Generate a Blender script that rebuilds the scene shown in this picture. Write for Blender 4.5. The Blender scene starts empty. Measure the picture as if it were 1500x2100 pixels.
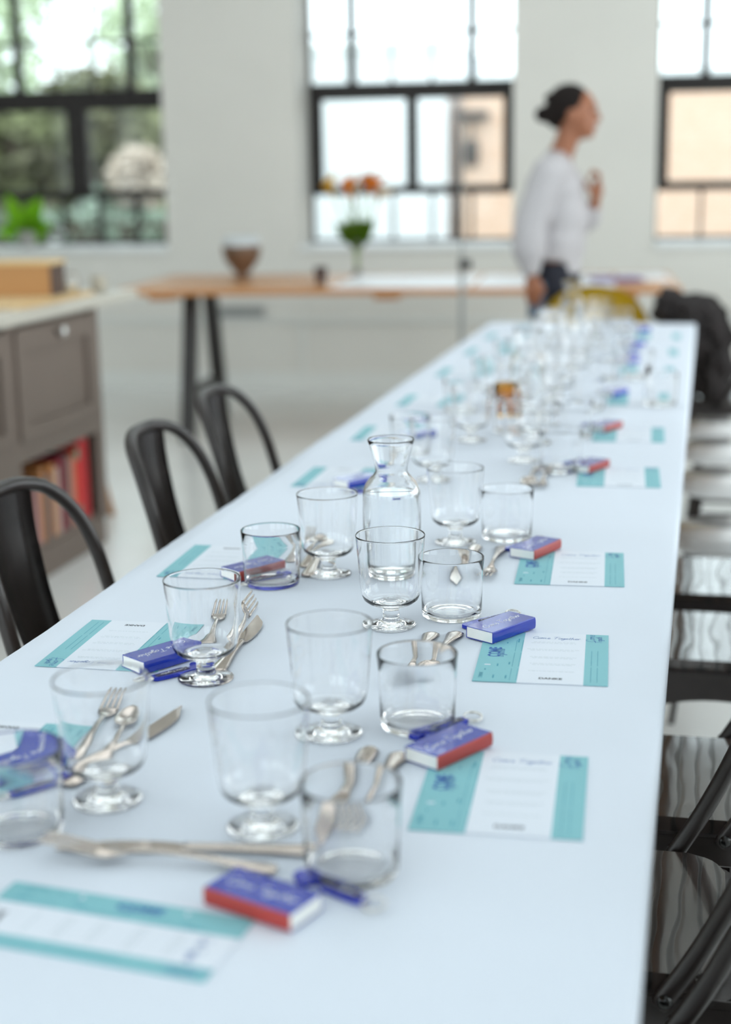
import bpy, bmesh, math, random
from mathutils import Vector, Matrix, noise
S = bpy.context.scene
COL = S.collection
PI = math.pi
rad = math.radians
rnd = random.Random(7)

# ------------------------------------------------------------------ camera
def make_camera():
    cd = bpy.data.cameras.new('camera'); co = bpy.data.objects.new('camera', cd); COL.objects.link(co)
    p, y, r = rad(12.928), rad(13.097), rad(-0.9167)
    f = Vector((-math.sin(y)*math.cos(p), math.cos(y)*math.cos(p), -math.sin(p)))
    rt = Vector((math.cos(y), math.sin(y), 0)); up = rt.cross(f)
    r2 = rt*math.cos(r) + up*math.sin(r); u2 = -rt*math.sin(r) + up*math.cos(r)
    m = Matrix((r2, u2, -f)).transposed().to_4x4(); m.translation = Vector((0, 0, 1.30))
    co.matrix_world = m
    cd.sensor_fit = 'HORIZONTAL'; cd.sensor_width = 25.0; cd.lens = 50.0
    cd.clip_start = 0.02; cd.clip_end = 200
    cd.dof.use_dof = True; cd.dof.focus_distance = 1.79; cd.dof.aperture_fstop = 2.3
    S.camera = co
make_camera()

# ------------------------------------------------------------------ world, lights, exposure
W = bpy.data.worlds.new('world'); S.world = W; W.use_nodes = True
bg = W.node_tree.nodes['Background']; bg.inputs[0].default_value = (0.84, 0.95, 1.0, 1); bg.inputs[1].default_value = 3.0
S.view_settings.view_transform = 'Standard'; S.view_settings.look = 'None'
S.view_settings.gamma = 1.0; S.view_settings.use_curve_mapping = False
S.view_settings.exposure = 0.0
S.cycles.use_denoising = True
S.cycles.max_bounces = 24; S.cycles.transmission_bounces = 20; S.cycles.transparent_max_bounces = 32
S.cycles.diffuse_bounces = 4; S.cycles.glossy_bounces = 6
S.cycles.caustics_reflective = False; S.cycles.caustics_refractive = True
S.cycles.sample_clamp_indirect = 8.0; S.cycles.blur_glossy = 0.5

def area(name, loc, rot, sx, sy, power, colr):
    l = bpy.data.lights.new(name, 'AREA'); l.shape = 'RECTANGLE'; l.size = sx; l.size_y = sy; l.energy = power; l.color = colr
    o = bpy.data.objects.new(name, l); COL.objects.link(o); o.location = loc; o.rotation_euler = rot; return o
area('skylight_front', (-0.9, 0.2, 3.95), (0, 0, 0), 2.6, 3.0, 8, (0.74, 0.87, 1.0))  # added fill lamp under the closed ceiling, lights the near table
area('skylight_middle', (-1.2, 5.2, 3.95), (0, 0, 0), 3.0, 2.6, 34, (0.90, 0.97, 1.0))  # added ceiling fill for the back of the room, no roof opening
area('window_light_left', (-5.3, 1.5, 2.2), (0, rad(-90), 0), 2.0, 2.6, 18, (0.95, 0.98, 1.0))  # added fill panel inside the room on the left, not a window

area('window_light_right', (2.5, 4.4, 1.25), (0, rad(72), 0), 0.9, 4.2, 50, (0.95, 0.99, 1.0))  # added fill panel to brighten the stools and floor at the right

# ------------------------------------------------------------------ materials
MATS = {}
def mat(name, col, rough=0.5, metal=0.0, var=0.0, vscale=8.0, bump=0.0, bscale=60.0, spec=0.5, col2=None, stretch=None, coat=0.0):
    if name in MATS: return MATS[name]
    m = bpy.data.materials.new(name); m.use_nodes = True; nt = m.node_tree; b = nt.nodes['Principled BSDF']
    b.inputs['Roughness'].default_value = rough; b.inputs['Metallic'].default_value = metal
    b.inputs['Specular IOR Level'].default_value = spec; b.inputs['Coat Weight'].default_value = coat
    c2 = col2 or tuple(max(0, c*(1-var)) for c in col)
    tc = nt.nodes.new('ShaderNodeTexCoord'); mp = nt.nodes.new('ShaderNodeMapping')
    if stretch: mp.inputs['Scale'].default_value = stretch
    nt.links.new(tc.outputs['Object'], mp.inputs['Vector'])
    nz = nt.nodes.new('ShaderNodeTexNoise'); nz.inputs['Scale'].default_value = vscale; nz.inputs['Detail'].default_value = 5
    nt.links.new(mp.outputs[0], nz.inputs['Vector'])
    rp = nt.nodes.new('ShaderNodeValToRGB'); rp.color_ramp.elements[0].position = 0.35; rp.color_ramp.elements[1].position = 0.65
    rp.color_ramp.elements[0].color = (*c2, 1); rp.color_ramp.elements[1].color = (*col, 1)
    nt.links.new(nz.outputs['Fac'], rp.inputs[0]); nt.links.new(rp.outputs[0], b.inputs['Base Color'])
    if bump:
        n2 = nt.nodes.new('ShaderNodeTexNoise'); n2.inputs['Scale'].default_value = bscale; n2.inputs['Detail'].default_value = 4
        nt.links.new(mp.outputs[0], n2.inputs['Vector'])
        bp = nt.nodes.new('ShaderNodeBump'); bp.inputs['Strength'].default_value = bump; bp.inputs['Distance'].default_value = 0.01
        nt.links.new(n2.outputs['Fac'], bp.inputs['Height']); nt.links.new(bp.outputs[0], b.inputs['Normal'])
    MATS[name] = m; return m

def wood_mat(name, light, dark, axis='X', scale=14.0, rough=0.35, dist=6.0, coat=0.0, sharp=(0.30, 0.62)):
    m = bpy.data.materials.new(name); m.use_nodes = True; nt = m.node_tree; b = nt.nodes['Principled BSDF']
    tc = nt.nodes.new('ShaderNodeTexCoord'); mp = nt.nodes.new('ShaderNodeMapping')
    mp.inputs['Scale'].default_value = (0.22, 1, 1) if axis == 'X' else (1, 0.22, 1)
    nt.links.new(tc.outputs['Object'], mp.inputs['Vector'])
    wv = nt.nodes.new('ShaderNodeTexWave'); wv.wave_type = 'BANDS'; wv.bands_direction = 'Y' if axis == 'X' else 'X'
    wv.inputs['Scale'].default_value = scale; wv.inputs['Distortion'].default_value = dist; wv.inputs['Detail'].default_value = 2.5
    wv.inputs['Detail Scale'].default_value = 1.1; wv.inputs['Detail Roughness'].default_value = 0.55
    nt.links.new(mp.outputs[0], wv.inputs['Vector'])
    rp = nt.nodes.new('ShaderNodeValToRGB'); rp.color_ramp.elements[0].position = sharp[0]; rp.color_ramp.elements[1].position = sharp[1]
    rp.color_ramp.elements[0].color = (*dark, 1); rp.color_ramp.elements[1].color = (*light, 1)
    nt.links.new(wv.outputs['Fac'], rp.inputs[0]); nt.links.new(rp.outputs[0], b.inputs['Base Color'])
    rr = nt.nodes.new('ShaderNodeMapRange'); rr.inputs['To Min'].default_value = min(1, rough+0.45); rr.inputs['To Max'].default_value = rough
    nt.links.new(wv.outputs['Fac'], rr.inputs['Value']); rr.inputs['From Max'].default_value = sharp[1]
    nt.links.new(rr.outputs[0], b.inputs['Roughness'])
    bp = nt.nodes.new('ShaderNodeBump'); bp.inputs['Strength'].default_value = 0.25; bp.inputs['Distance'].default_value = 0.002
    nt.links.new(wv.outputs['Fac'], bp.inputs['Height']); nt.links.new(bp.outputs[0], b.inputs['Normal'])
    b.inputs['Coat Weight'].default_value = coat; b.inputs['Coat Roughness'].default_value = 0.07
    MATS[name] = m; return m

def glass_mat(name, col=(1, 1, 1), ior=1.47, rough=0.0):
    m = bpy.data.materials.new(name); m.use_nodes = True; nt = m.node_tree
    nt.nodes.remove(nt.nodes['Principled BSDF'])
    g = nt.nodes.new('ShaderNodeBsdfGlass'); g.inputs['Color'].default_value = (*col, 1); g.inputs['IOR'].default_value = ior; g.inputs['Roughness'].default_value = rough
    nt.links.new(g.outputs[0], nt.nodes['Material Output'].inputs[0]); MATS[name] = m; return m
def pane_mat(name, tint, refl):
    m = bpy.data.materials.new(name); m.use_nodes = True; nt = m.node_tree
    nt.nodes.remove(nt.nodes['Principled BSDF'])
    t = nt.nodes.new('ShaderNodeBsdfTransparent'); t.inputs[0].default_value = (*tint, 1)
    g = nt.nodes.new('ShaderNodeBsdfGlossy'); g.inputs['Roughness'].default_value = 0.02
    f = nt.nodes.new('ShaderNodeFresnel'); f.inputs[0].default_value = refl
    x = nt.nodes.new('ShaderNodeMixShader'); nt.links.new(f.outputs[0], x.inputs[0]); nt.links.new(t.outputs[0], x.inputs[1]); nt.links.new(g.outputs[0], x.inputs[2])
    nt.links.new(x.outputs[0], nt.nodes['Material Output'].inputs[0]); MATS[name] = m; return m

def leafmat(name, col):
    m = mat(name, col, 0.45, var=0.25, vscale=12); nt = m.node_tree; b = nt.nodes['Principled BSDF']
    t = nt.nodes.new('ShaderNodeBsdfTranslucent'); x = nt.nodes.new('ShaderNodeMixShader'); x.inputs[0].default_value = 0.5
    nt.links.new(b.inputs['Base Color'].links[0].from_socket, t.inputs[0])
    nt.links.new(b.outputs[0], x.inputs[1]); nt.links.new(t.outputs[0], x.inputs[2]); nt.links.new(x.outputs[0], nt.nodes['Material Output'].inputs[0])
def wallpaint(name, col):
    return mat(name, col, 0.6, var=0.05, vscale=1.5, bump=0.15, bscale=25)
GLASS = glass_mat('clear_glass', (1, 1, 1), 1.45)
WATER = glass_mat('water', (0.985, 0.995, 1.0), 1.33)
AMBER = glass_mat('amber_glass', (0.98, 0.80, 0.50))
PANE = pane_mat('window_pane', (0.97, 0.985, 0.98), 1.3)
PLASTIC_CLEAR = pane_mat('clear_plastic', (0.9, 0.93, 0.95), 1.4)
wallpaint('white_wall', (0.76, 0.74, 0.69))
wallpaint('white_dado', (0.78, 0.79, 0.76))
mat('white_trim', (0.86, 0.88, 0.88), 0.35, var=0.03)
mat('floor_paint', (0.84, 0.85, 0.83), 0.2, var=0.06, vscale=2.0, bump=0.03, bscale=5)
mat('ceiling_paint', (0.82, 0.82, 0.80), 0.8, var=0.03)
mat('steel_frame', (0.010, 0.006, 0.005), 0.6, var=0.3, vscale=30)
mat('black_metal', (0.026, 0.019, 0.018), 0.36, metal=0.0, var=0.35, vscale=25, bump=0.03, bscale=200)
mat('bolt_metal', (0.05, 0.05, 0.05), 0.25, metal=0.9)
mat('steel', (0.56, 0.49, 0.44), 0.16, metal=1.0, var=0.1, vscale=40)
mat('paper_cloth', (0.755, 0.81, 0.905), 0.75, var=0.015, vscale=3, bump=0.05, bscale=6)
mat('card_white', (0.78, 0.83, 0.92), 0.6, var=0.01)
mat('card_teal', (0.24, 0.55, 0.61), 0.6, var=0.03, vscale=20)
mat('ink_blue', (0.03, 0.13, 0.42), 0.6); mat('ink_black', (0.03, 0.04, 0.06), 0.6); mat('ink_grey', (0.62, 0.68, 0.74), 0.6); mat('ink_teal', (0.05, 0.30, 0.42), 0.6)
mat('ink_white', (0.93, 0.95, 1.0), 0.5)
mat('box_blue', (0.006, 0.035, 0.42), 0.22, var=0.05, coat=0.5)
mat('box_red', (0.42, 0.035, 0.025), 0.35, var=0.05, coat=0.3)
mat('box_white', (0.90, 0.90, 0.87), 0.6, var=0.03)
mat('opener_blue', (0.006, 0.025, 0.45), 0.25, metal=0.4, coat=0.5)
mat('opener_dark', (0.02, 0.015, 0.04), 0.35)
mat('ring_metal', (0.75, 0.74, 0.72), 0.15, metal=1.0)
wood_mat('seat_wood', (0.055, 0.042, 0.038), (0.008, 0.005, 0.004), 'Y', 13.0, 0.16, 9.0, 0.8, (0.10, 0.24))
wood_mat('table_wood', (0.36, 0.22, 0.12), (0.22, 0.12, 0.06), 'Y', 10, 0.45)
wood_mat('trestle_wood', (0.66, 0.34, 0.14), (0.54, 0.25, 0.10), 'X', 8, 0.32, 3.0, 0.2, (0.1, 0.8))
wood_mat('cutting_board_wood', (0.78, 0.58, 0.32), (0.66, 0.45, 0.22), 'Y', 10, 0.4, 3.0)
wood_mat('crate_wood', (0.50, 0.25, 0.085), (0.40, 0.19, 0.06), 'X', 12, 0.5, 3.0)
mat('crate_side', (0.10, 0.06, 0.045), 0.6, var=0.2); mat('crate_lid', (0.78, 0.56, 0.28), 0.5, var=0.1)
mat('cabinet_paint', (0.185, 0.142, 0.118), 0.5, var=0.05, vscale=4)
mat('cabinet_inside', (0.12, 0.09, 0.075), 0.6, var=0.1)
mat('counter_top', (0.58, 0.55, 0.48), 0.35, var=0.06, vscale=12)
mat('skin', (0.33, 0.125, 0.062), 0.5, var=0.08, vscale=12); mat('hair', (0.012, 0.007, 0.006), 0.7, spec=0.2, var=0.4, vscale=60, bump=0.5, bscale=90, stretch=(1, 1, 4))
mat('eye', (0.03, 0.02, 0.02), 0.2); mat('lip', (0.35, 0.10, 0.08), 0.5)
mat('blouse', (0.50, 0.475, 0.49), 0.8, var=0.06, vscale=5, bump=0.3, bscale=14)
mat('trousers', (0.012, 0.013, 0.025), 0.8, var=0.3, vscale=20, bump=0.2, bscale=60)
mat('shoe', (0.02, 0.02, 0.02), 0.4); mat('phone', (0.10, 0.14, 0.20), 0.15, coat=0.5)
mat('yellow_shell', (0.62, 0.42, 0.01), 0.45, var=0.05)
mat('coat_fabric', (0.022, 0.016, 0.016), 0.9, var=0.5, vscale=18, bump=0.8, bscale=60)
mat('pot_clay', (0.20, 0.115, 0.07), 0.45, var=0.45, vscale=9, stretch=(1, 1, .3)); mat('pot_rim', (0.62, 0.66, 0.68), 0.3)
mat('cup_brown', (0.06, 0.022, 0.016), 0.4, var=0.3)
leafmat('leaf', (0.16, 0.30, 0.015)); mat('stem', (0.22, 0.36, 0.05), 0.5)
leafmat('petal_orange', (0.95, 0.38, 0.01)); leafmat('petal_yellow', (0.95, 0.66, 0.10)); leafmat('petal_cream', (0.92, 0.76, 0.52))
leafmat('house_leaf', (0.45, 0.85, 0.04)); mat('terracotta', (0.55, 0.52, 0.50), 0.7, var=0.1)
mat('sheet_paper', (0.92, 0.93, 0.96), 0.5, var=0.01); mat('purple_cover', (0.18, 0.10, 0.32), 0.4)
mat('white_render', (0.92, 0.93, 0.95), 0.8, var=0.02); mat('render_peach', (0.62, 0.38, 0.22), 0.8, var=0.12, vscale=1.2)
mat('pavement', (0.42, 0.42, 0.40), 0.85, var=0.1); mat('bark', (0.10, 0.07, 0.05), 0.9, var=0.4)
mat('tree_leaf', (0.26, 0.30, 0.13), 0.6, vscale=0.9, col2=(0.13, 0.12, 0.07)); mat('tree_leaf_light', (0.72, 0.82, 0.60), 0.6, var=0.3, vscale=1.5)
mat('blossom', (0.74, 0.64, 0.54), 0.6, var=0.2); mat('hedge_leaf', (0.34, 0.44, 0.34), 0.6, var=0.5, vscale=2)
mat('kraft', (0.45, 0.20, 0.06), 0.7, var=0.2); mat('wax', (0.80, 0.52, 0.24), 0.6)
mat('grey_plastic', (0.35, 0.36, 0.35), 0.5); mat('lamp_black', (0.02, 0.016, 0.015), 0.4)
def brick_mat():
    m = bpy.data.materials.new('brick'); m.use_nodes = True; nt = m.node_tree; b = nt.nodes['Principled BSDF']; b.inputs['Roughness'].default_value = 0.85
    tc = nt.nodes.new('ShaderNodeTexCoord'); mp = nt.nodes.new('ShaderNodeMapping'); mp.inputs['Rotation'].default_value = (rad(90), 0, 0)
    br = nt.nodes.new('ShaderNodeTexBrick'); br.inputs['Scale'].default_value = 4.0
    br.inputs['Color1'].default_value = (0.74, 0.47, 0.33, 1); br.inputs['Color2'].default_value = (0.78, 0.54, 0.41, 1); br.inputs['Mortar'].default_value = (0.76, 0.62, 0.52, 1)
    nt.links.new(tc.outputs['Object'], mp.inputs[0]); nt.links.new(mp.outputs[0], br.inputs['Vector']); nt.links.new(br.outputs['Color'], b.inputs['Base Color'])
    MATS['brick'] = m
brick_mat()

# ------------------------------------------------------------------ helpers
def obj(name, bm, mats, parent=None, smooth=False, loc=None, rotz=None):
    me = bpy.data.meshes.new(name); bm.normal_update(); bm.to_mesh(me); bm.free()
    if not isinstance(mats, (list, tuple)): mats = [mats]
    for m in mats: me.materials.append(MATS[m] if isinstance(m, str) else m)
    if smooth:
        for p in me.polygons: p.use_smooth = True
    o = bpy.data.objects.new(name, me); COL.objects.link(o)
    if parent: o.parent = parent
    if loc: o.location = loc
    if rotz is not None: o.rotation_euler = (0, 0, rotz)
    return o
def tag(o, label, cat, group=None, kind=None):
    o['label'] = label; o['category'] = cat
    if group: o['group'] = group
    if kind: o['kind'] = kind
    return o
def thing(name, label, cat, loc=(0, 0, 0), rotz=0, group=None):
    o = bpy.data.objects.new(name, None); o.empty_display_size = 0.05; COL.objects.link(o); o.location = loc; o.rotation_euler = (0, 0, rotz)
    return tag(o, label, cat, group)
def struct(o): o['kind'] = 'structure'; return o
def dup(o, loc=None, rotz=None, label=None, group=None, parent=None):
    c = o.copy(); COL.objects.link(c)
    if parent: c.parent = parent
    if loc is not None: c.location = loc
    if rotz is not None: c.rotation_euler = (0, 0, rotz)
    if label: c['label'] = label
    if group: c['group'] = group
    for ch in list(o.children): dup(ch, parent=c)
    return c
def box(bm, x0, x1, y0, y1, z0, z1, M=None, mi=0, bev=0.0):
    t = bmesh.new()
    vs = [t.verts.new(v) for v in [(x0,y0,z0),(x1,y0,z0),(x1,y1,z0),(x0,y1,z0),(x0,y0,z1),(x1,y0,z1),(x1,y1,z1),(x0,y1,z1)]]
    for f in [(0,3,2,1),(4,5,6,7),(0,1,5,4),(1,2,6,5),(2,3,7,6),(3,0,4,7)]: t.faces.new([vs[i] for i in f])
    if bev: bmesh.ops.bevel(t, geom=t.edges[:], offset=bev, segments=2, profile=0.7, affect='EDGES')
    merge(bm, t, M, mi)
def merge(bm, t, M=None, mi=0):
    if M is not None: bmesh.ops.transform(t, matrix=M, verts=t.verts)
    mp = {v: bm.verts.new(v.co) for v in t.verts}
    for f in t.faces:
        try: nf = bm.faces.new([mp[v] for v in f.verts]); nf.material_index = mi; nf.smooth = f.smooth
        except ValueError: pass
    t.free()
def lathe(bm, prof, n=48, M=None, mi=0, cap0=False, cap1=False):
    """prof: list of (r,z). r==0 collapses to a pole."""
    t = bmesh.new(); rings = []
    for r, z in prof:
        if r < 1e-6: rings.append([t.verts.new((0, 0, z))])
        else: rings.append([t.verts.new((r*math.cos(2*PI*i/n), r*math.sin(2*PI*i/n), z)) for i in range(n)])
    for a, b in zip(rings, rings[1:]):
        for i in range(n):
            j = (i+1) % n
            if len(a) == 1 and len(b) == 1: continue
            if len(a) == 1: t.faces.new((a[0], b[j], b[i]))
            elif len(b) == 1: t.faces.new((a[i], a[j], b[0]))
            else: t.faces.new((a[i], a[j], b[j], b[i]))
    if cap0 and len(rings[0]) > 1: t.faces.new(rings[0][::-1])
    if cap1 and len(rings[-1]) > 1: t.faces.new(rings[-1])
    bmesh.ops.recalc_face_normals(t, faces=t.faces)
    for f in t.faces: f.smooth = True
    merge(bm, t, M, mi)
def catmull(pts, k=6, closed=False):
    P = [Vector(p) for p in pts]; out = []; n = len(P)
    rng = range(n if closed else n-1)
    for i in rng:
        p0 = P[(i-1) % n] if (closed or i > 0) else P[0]; p1 = P[i]; p2 = P[(i+1) % n]; p3 = P[(i+2) % n] if (closed or i+2 < n) else P[-1]
        for s in range(k):
            t = s/k; out.append(0.5*((2*p1)+(-p0+p2)*t+(2*p0-5*p1+4*p2-p3)*t*t+(-p0+3*p1-3*p2+p3)*t**3))
    if not closed: out.append(P[-1].copy())
    return out
def tube(bm, pts, r, n=10, M=None, mi=0, closed=False, caps=True, flat=1.0):
    """r: number or list; sweep along pts."""
    t = bmesh.new(); P = [Vector(p) for p in pts]; N = len(P); rings = []; up = None
    for i, p in enumerate(P):
        if closed: d = (P[(i+1) % N]-P[i-1])
        else: d = (P[min(i+1, N-1)]-P[max(i-1, 0)])
        d.normalize()
        if up is None: up = Vector((0, 0, 1)) if abs(d.z) < 0.9 else Vector((1, 0, 0))
        s = d.cross(up).normalized(); up = s.cross(d).normalized()
        rr = r[i] if isinstance(r, (list, tuple)) else r
        rings.append([t.verts.new(p + s*rr*math.cos(2*PI*k/n) + up*rr*flat*math.sin(2*PI*k/n)) for k in range(n)])
    pairs = list(zip(rings, rings[1:])) + ([(rings[-1], rings[0])] if closed else [])
    for a, b in pairs:
        for k in range(n): t.faces.new((a[k], a[(k+1) % n], b[(k+1) % n], b[k]))
    if caps and not closed: t.faces.new(rings[0][::-1]); t.faces.new(rings[-1])
    bmesh.ops.recalc_face_normals(t, faces=t.faces)
    for f in t.faces: f.smooth = True
    merge(bm, t, M, mi)
def ribbon(bm, pts, w, z=0.0, M=None, mi=0):
    P = [Vector((p[0], p[1], 0)) for p in pts]; t = bmesh.new(); prev = None
    for i, p in enumerate(P):
        d = P[min(i+1, len(P)-1)]-P[max(i-1, 0)]
        if d.length < 1e-9: continue
        d.normalize(); s = Vector((-d.y, d.x, 0))*w/2
        a, b = t.verts.new(p+s+Vector((0, 0, z))), t.verts.new(p-s+Vector((0, 0, z)))
        if prev: t.faces.new((prev[0], prev[1], b, a))
        prev = (a, b)
    bmesh.ops.recalc_face_normals(t, faces=t.faces)
    for f in t.faces:
        if f.normal.z < 0: f.normal_flip()
    merge(bm, t, M, mi)
def prism(bm, pts, z0, z1, M=None, mi=0):
    t = bmesh.new(); a = [t.verts.new((x, y, z0)) for x, y in pts]; b = [t.verts.new((x, y, z1)) for x, y in pts]; n = len(pts)
    t.faces.new(a[::-1]); t.faces.new(b)
    for i in range(n): t.faces.new((a[i], a[(i+1) % n], b[(i+1) % n], b[i]))
    bmesh.ops.recalc_face_normals(t, faces=t.faces); merge(bm, t, M, mi)
def T(x=0, y=0, z=0): return Matrix.Translation((x, y, z))
def Rz(a): return Matrix.Rotation(a, 4, 'Z')
def Rx(a): return Matrix.Rotation(a, 4, 'X')
def Ry(a): return Matrix.Rotation(a, 4, 'Y')
def textmesh(txt, size, M, bm, mi, align='CENTER', bold=0.0, sx=1.0):
    cu = bpy.data.curves.new('t', 'FONT'); cu.body = txt; cu.size = size; cu.align_x = align; cu.align_y = 'CENTER'; cu.offset = bold; cu.resolution_u = 2
    o = bpy.data.objects.new('t', cu); COL.objects.link(o); dg = bpy.context.evaluated_depsgraph_get(); dg.update()
    me = bpy.data.meshes.new_from_object(o.evaluated_get(dg)); t = bmesh.new(); t.from_mesh(me)
    bmesh.ops.scale(t, vec=(sx, 1, 1), verts=t.verts)
    merge(bm, t, M, mi)
    bpy.data.objects.remove(o); bpy.data.curves.remove(cu); bpy.data.meshes.remove(me)

# handwriting strokes, unit = x-height 0.5, cap height 1
GL = {
 'C': (0.75, [[(.72,.78),(.55,.98),(.25,.9),(.03,.55),(.1,.15),(.38,0),(.75,.15)]]),
 'o': (0.50, [[(.3,.48),(.1,.4),(.02,.2),(.14,.02),(.34,.06),(.42,.28),(.3,.48),(.42,.42),(.55,.44)]]),
 'm': (0.85, [[(0,.45),(.08,.48),(.08,0)],[(.08,.25),(.22,.48),(.32,.4),(.32,0)],[(.32,.25),(.48,.48),(.6,.4),(.6,.05),(.75,.08)]]),
 'e': (0.45, [[(.02,.2),(.25,.28),(.34,.42),(.2,.5),(.04,.3),(.1,.04),(.28,.02),(.48,.18)]]),
 'T': (0.80, [[(0,.92),(.4,1.0),(.9,.98)],[(.45,1.0),(.36,.5),(.3,0)]]),
 'g': (0.50, [[(.38,.42),(.18,.48),(.04,.25),(.16,.04),(.34,.14),(.4,.46),(.36,-.1),(.2,-.42),(.02,-.3),(.25,-.05),(.52,.15)]]),
 't': (0.38, [[(.2,.85),(.14,.4),(.16,.05),(.28,0),(.42,.12)],[(0,.56),(.36,.62)]]),
 'h': (0.52, [[(.12,1.0),(.08,.5),(.04,0)],[(.06,.25),(.22,.48),(.34,.4),(.34,.05),(.5,.08)]]),
 'r': (0.42, [[(.04,.45),(.08,0)],[(.08,.25),(.2,.46),(.38,.42)]]),
}
def script(bm, txt, x0, y0, size, w, z, mi, M=None, slant=0.2):
    x = 0
    for ch in txt:
        if ch == ' ': x += 0.35; continue
        adv, strokes = GL[ch]
        for st in strokes:
            pts = catmull([((x+px+py*slant)*size, py*size, 0) for px, py in st], 4)
            ribbon(bm, [(x0+p.x, y0+p.y) for p in pts], w, z, M, mi)
        x += adv
    return x*size

# ------------------------------------------------------------------ room shell
WO = Vector((-2.511, 8.816, 0)); WA = rad(4.0)
MW = T(*WO) @ Rz(WA)          # wall frame: x along the wall, y outwards, z up
TH = 0.50; CEIL = 4.0; WTOP = 3.35; SILL = 0.86
WINS = [(-2.15, -0.77), (0.07, 1.375), (2.215, 3.54)]
bm = bmesh.new()
U0, U1 = -3.9, 5.2
edges = [U0] + [e for w in WINS for e in w] + [U1]
for a, b in zip(edges[0::2], edges[1::2]): box(bm, a, b, 0, TH, 0, CEIL, MW)
for a, b in WINS: box(bm, a, b, 0, TH, 0, SILL, MW); box(bm, a, b, 0, TH, WTOP, CEIL, MW)
wall = struct(obj('wall_back', bm, 'white_wall'))
bm = bmesh.new(); box(bm, -6.4, 2.9, -4.0, 9.6, -0.1, 0)
struct(obj('floor', bm, 'floor_paint'))
bm = bmesh.new(); box(bm, -6.4, 2.9, -4.0, 9.7, CEIL, CEIL+0.15)
struct(obj('ceiling', bm, 'ceiling_paint'))
bm = bmesh.new()
for a, b in ((-4.0, -3.2), (-1.2, -0.6), (1.6, 9.4)): box(bm, -6.5, -6.36, a, b, 0, CEIL)
for a, b in ((-3.2, -1.2), (-0.6, 1.6)): box(bm, -6.5, -6.36, a, b, 0, 0.9); box(bm, -6.5, -6.36, a, b, 3.4, CEIL)
struct(obj('wall_left', bm, 'white_wall'))
bm = bmesh.new()
for y0, y1 in [(-4.0, 0.4), (2.0, 3.2), (4.8, 6.0), (7.6, 9.55)]: box(bm, 2.7, 2.9, y0, y1, 0, CEIL)
for y0, y1 in [(0.4, 2.0), (3.2, 4.8), (6.0, 7.6)]: box(bm, 2.7, 2.9, y0, y1, 0, 0.9); box(bm, 2.7, 2.9, y0, y1, 3.3, CEIL)
struct(obj('wall_right', bm, 'white_wall'))
bm = bmesh.new()
for a, b in ((-6.4, -5.8), (-3.9, -3.4), (-1.3, -0.8), (1.3, 2.9)): box(bm, a, b, -4.15, -4.0, 0, CEIL)
for a, b in ((-5.8, -3.9), (-3.4, -1.3), (-0.8, 1.3)): box(bm, a, b, -4.15, -4.0, 0, 0.7); box(bm, a, b, -4.15, -4.0, 3.6, CEIL)
struct(obj('wall_rear', bm, 'white_wall'))
# dado board with its top ledge and skirting, between floor and sill
bm = bmesh.new()
box(bm, -3.8, 5.1, -0.02, 0.0, 0.42, 0.45, MW, bev=0.004)
struct(obj('trim_dado', bm, 'white_dado'))
bm = bmesh.new(); box(bm, -3.8, 5.1, -0.018, 0, 0, 0.11, MW, bev=0.004)
for k in (-1.9, 0.08, 2.1): box(bm, k-0.012, k+0.012, -0.012, 0.0, 0.11, 0.42, MW)
struct(obj('baseboard_back', bm, 'white_dado'))
# window sills (boards) and steel windows
def window(n, a, b):
    c = (a+b)/2; y = TH-0.09
    root = bpy.data.objects.new('window_%d' % n, None); COL.objects.link(root); root['kind'] = 'structure'
    root.matrix_world = MW @ T(c, y, 0)
    h = (b-a)/2
    bm = bmesh.new(); box(bm, -h+0.002, h-0.002, -y-0.035, 0.08, SILL, SILL+0.03, bev=0.004); obj('window_sill', bm, 'white_trim', root)
    bm = bmesh.new(); fw = 0.022
    zs0 = SILL+0.03
    box(bm, -h, -h+fw, -0.02, 0.02, zs0, WTOP); box(bm, h-fw, h, -0.02, 0.02, zs0, WTOP)
    box(bm, -h, h, -0.02, 0.02, zs0, zs0+0.02); box(bm, -h, h, -0.02, 0.02, WTOP-0.03, WTOP)
    for x in (-0.375, 0.375): box(bm, x-0.026, x+0.026, -0.022, 0.022, 1.82, WTOP)
    for x in (-0.125, 0.125): box(bm, x-0.009, x+0.009, -0.012, 0.012, 1.82, WTOP)
    for z in (2.16, 2.50, 2.84, 3.14): box(bm, -h, h, -0.012, 0.012, z-0.010, z+0.010)
    for x in (-0.375, -0.125, 0.125, 0.375):
        w_ = 0.017 if n == 1 else 0.010; box(bm, x-w_, x+w_, -0.012, 0.012, zs0, 1.2)
    obj('window_frame', bm, 'steel_frame', root)
    # the pivoting dark sash with two panes
    bm = bmesh.new(); s = h-0.018
    box(bm, -s, s, -0.035, 0.035, 1.765 if n > 1 else 1.740, 1.865, bev=0.004); box(bm, -s, s, -0.03, 0.03, 1.185, 1.24, bev=0.004)
    box(bm, -s, -s+0.065, -0.03, 0.03, 1.205, 1.85, bev=0.004); box(bm, s-0.065, s, -0.03, 0.03, 1.205, 1.85, bev=0.004)
    mw = 0.068 if n == 1 else 0.036
    box(bm, -mw, mw, -0.03, 0.03, 1.205, 1.85, bev=0.004)
    obj('window_sash', bm, 'steel_frame', root)
    bm = bmesh.new(); box(bm, -h+0.01, h-0.01, -0.003, 0.001, zs0, WTOP)
    obj('window_pane', bm, PANE, root)
for i, (a, b) in enumerate(WINS): window(i+1, a, b)

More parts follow.
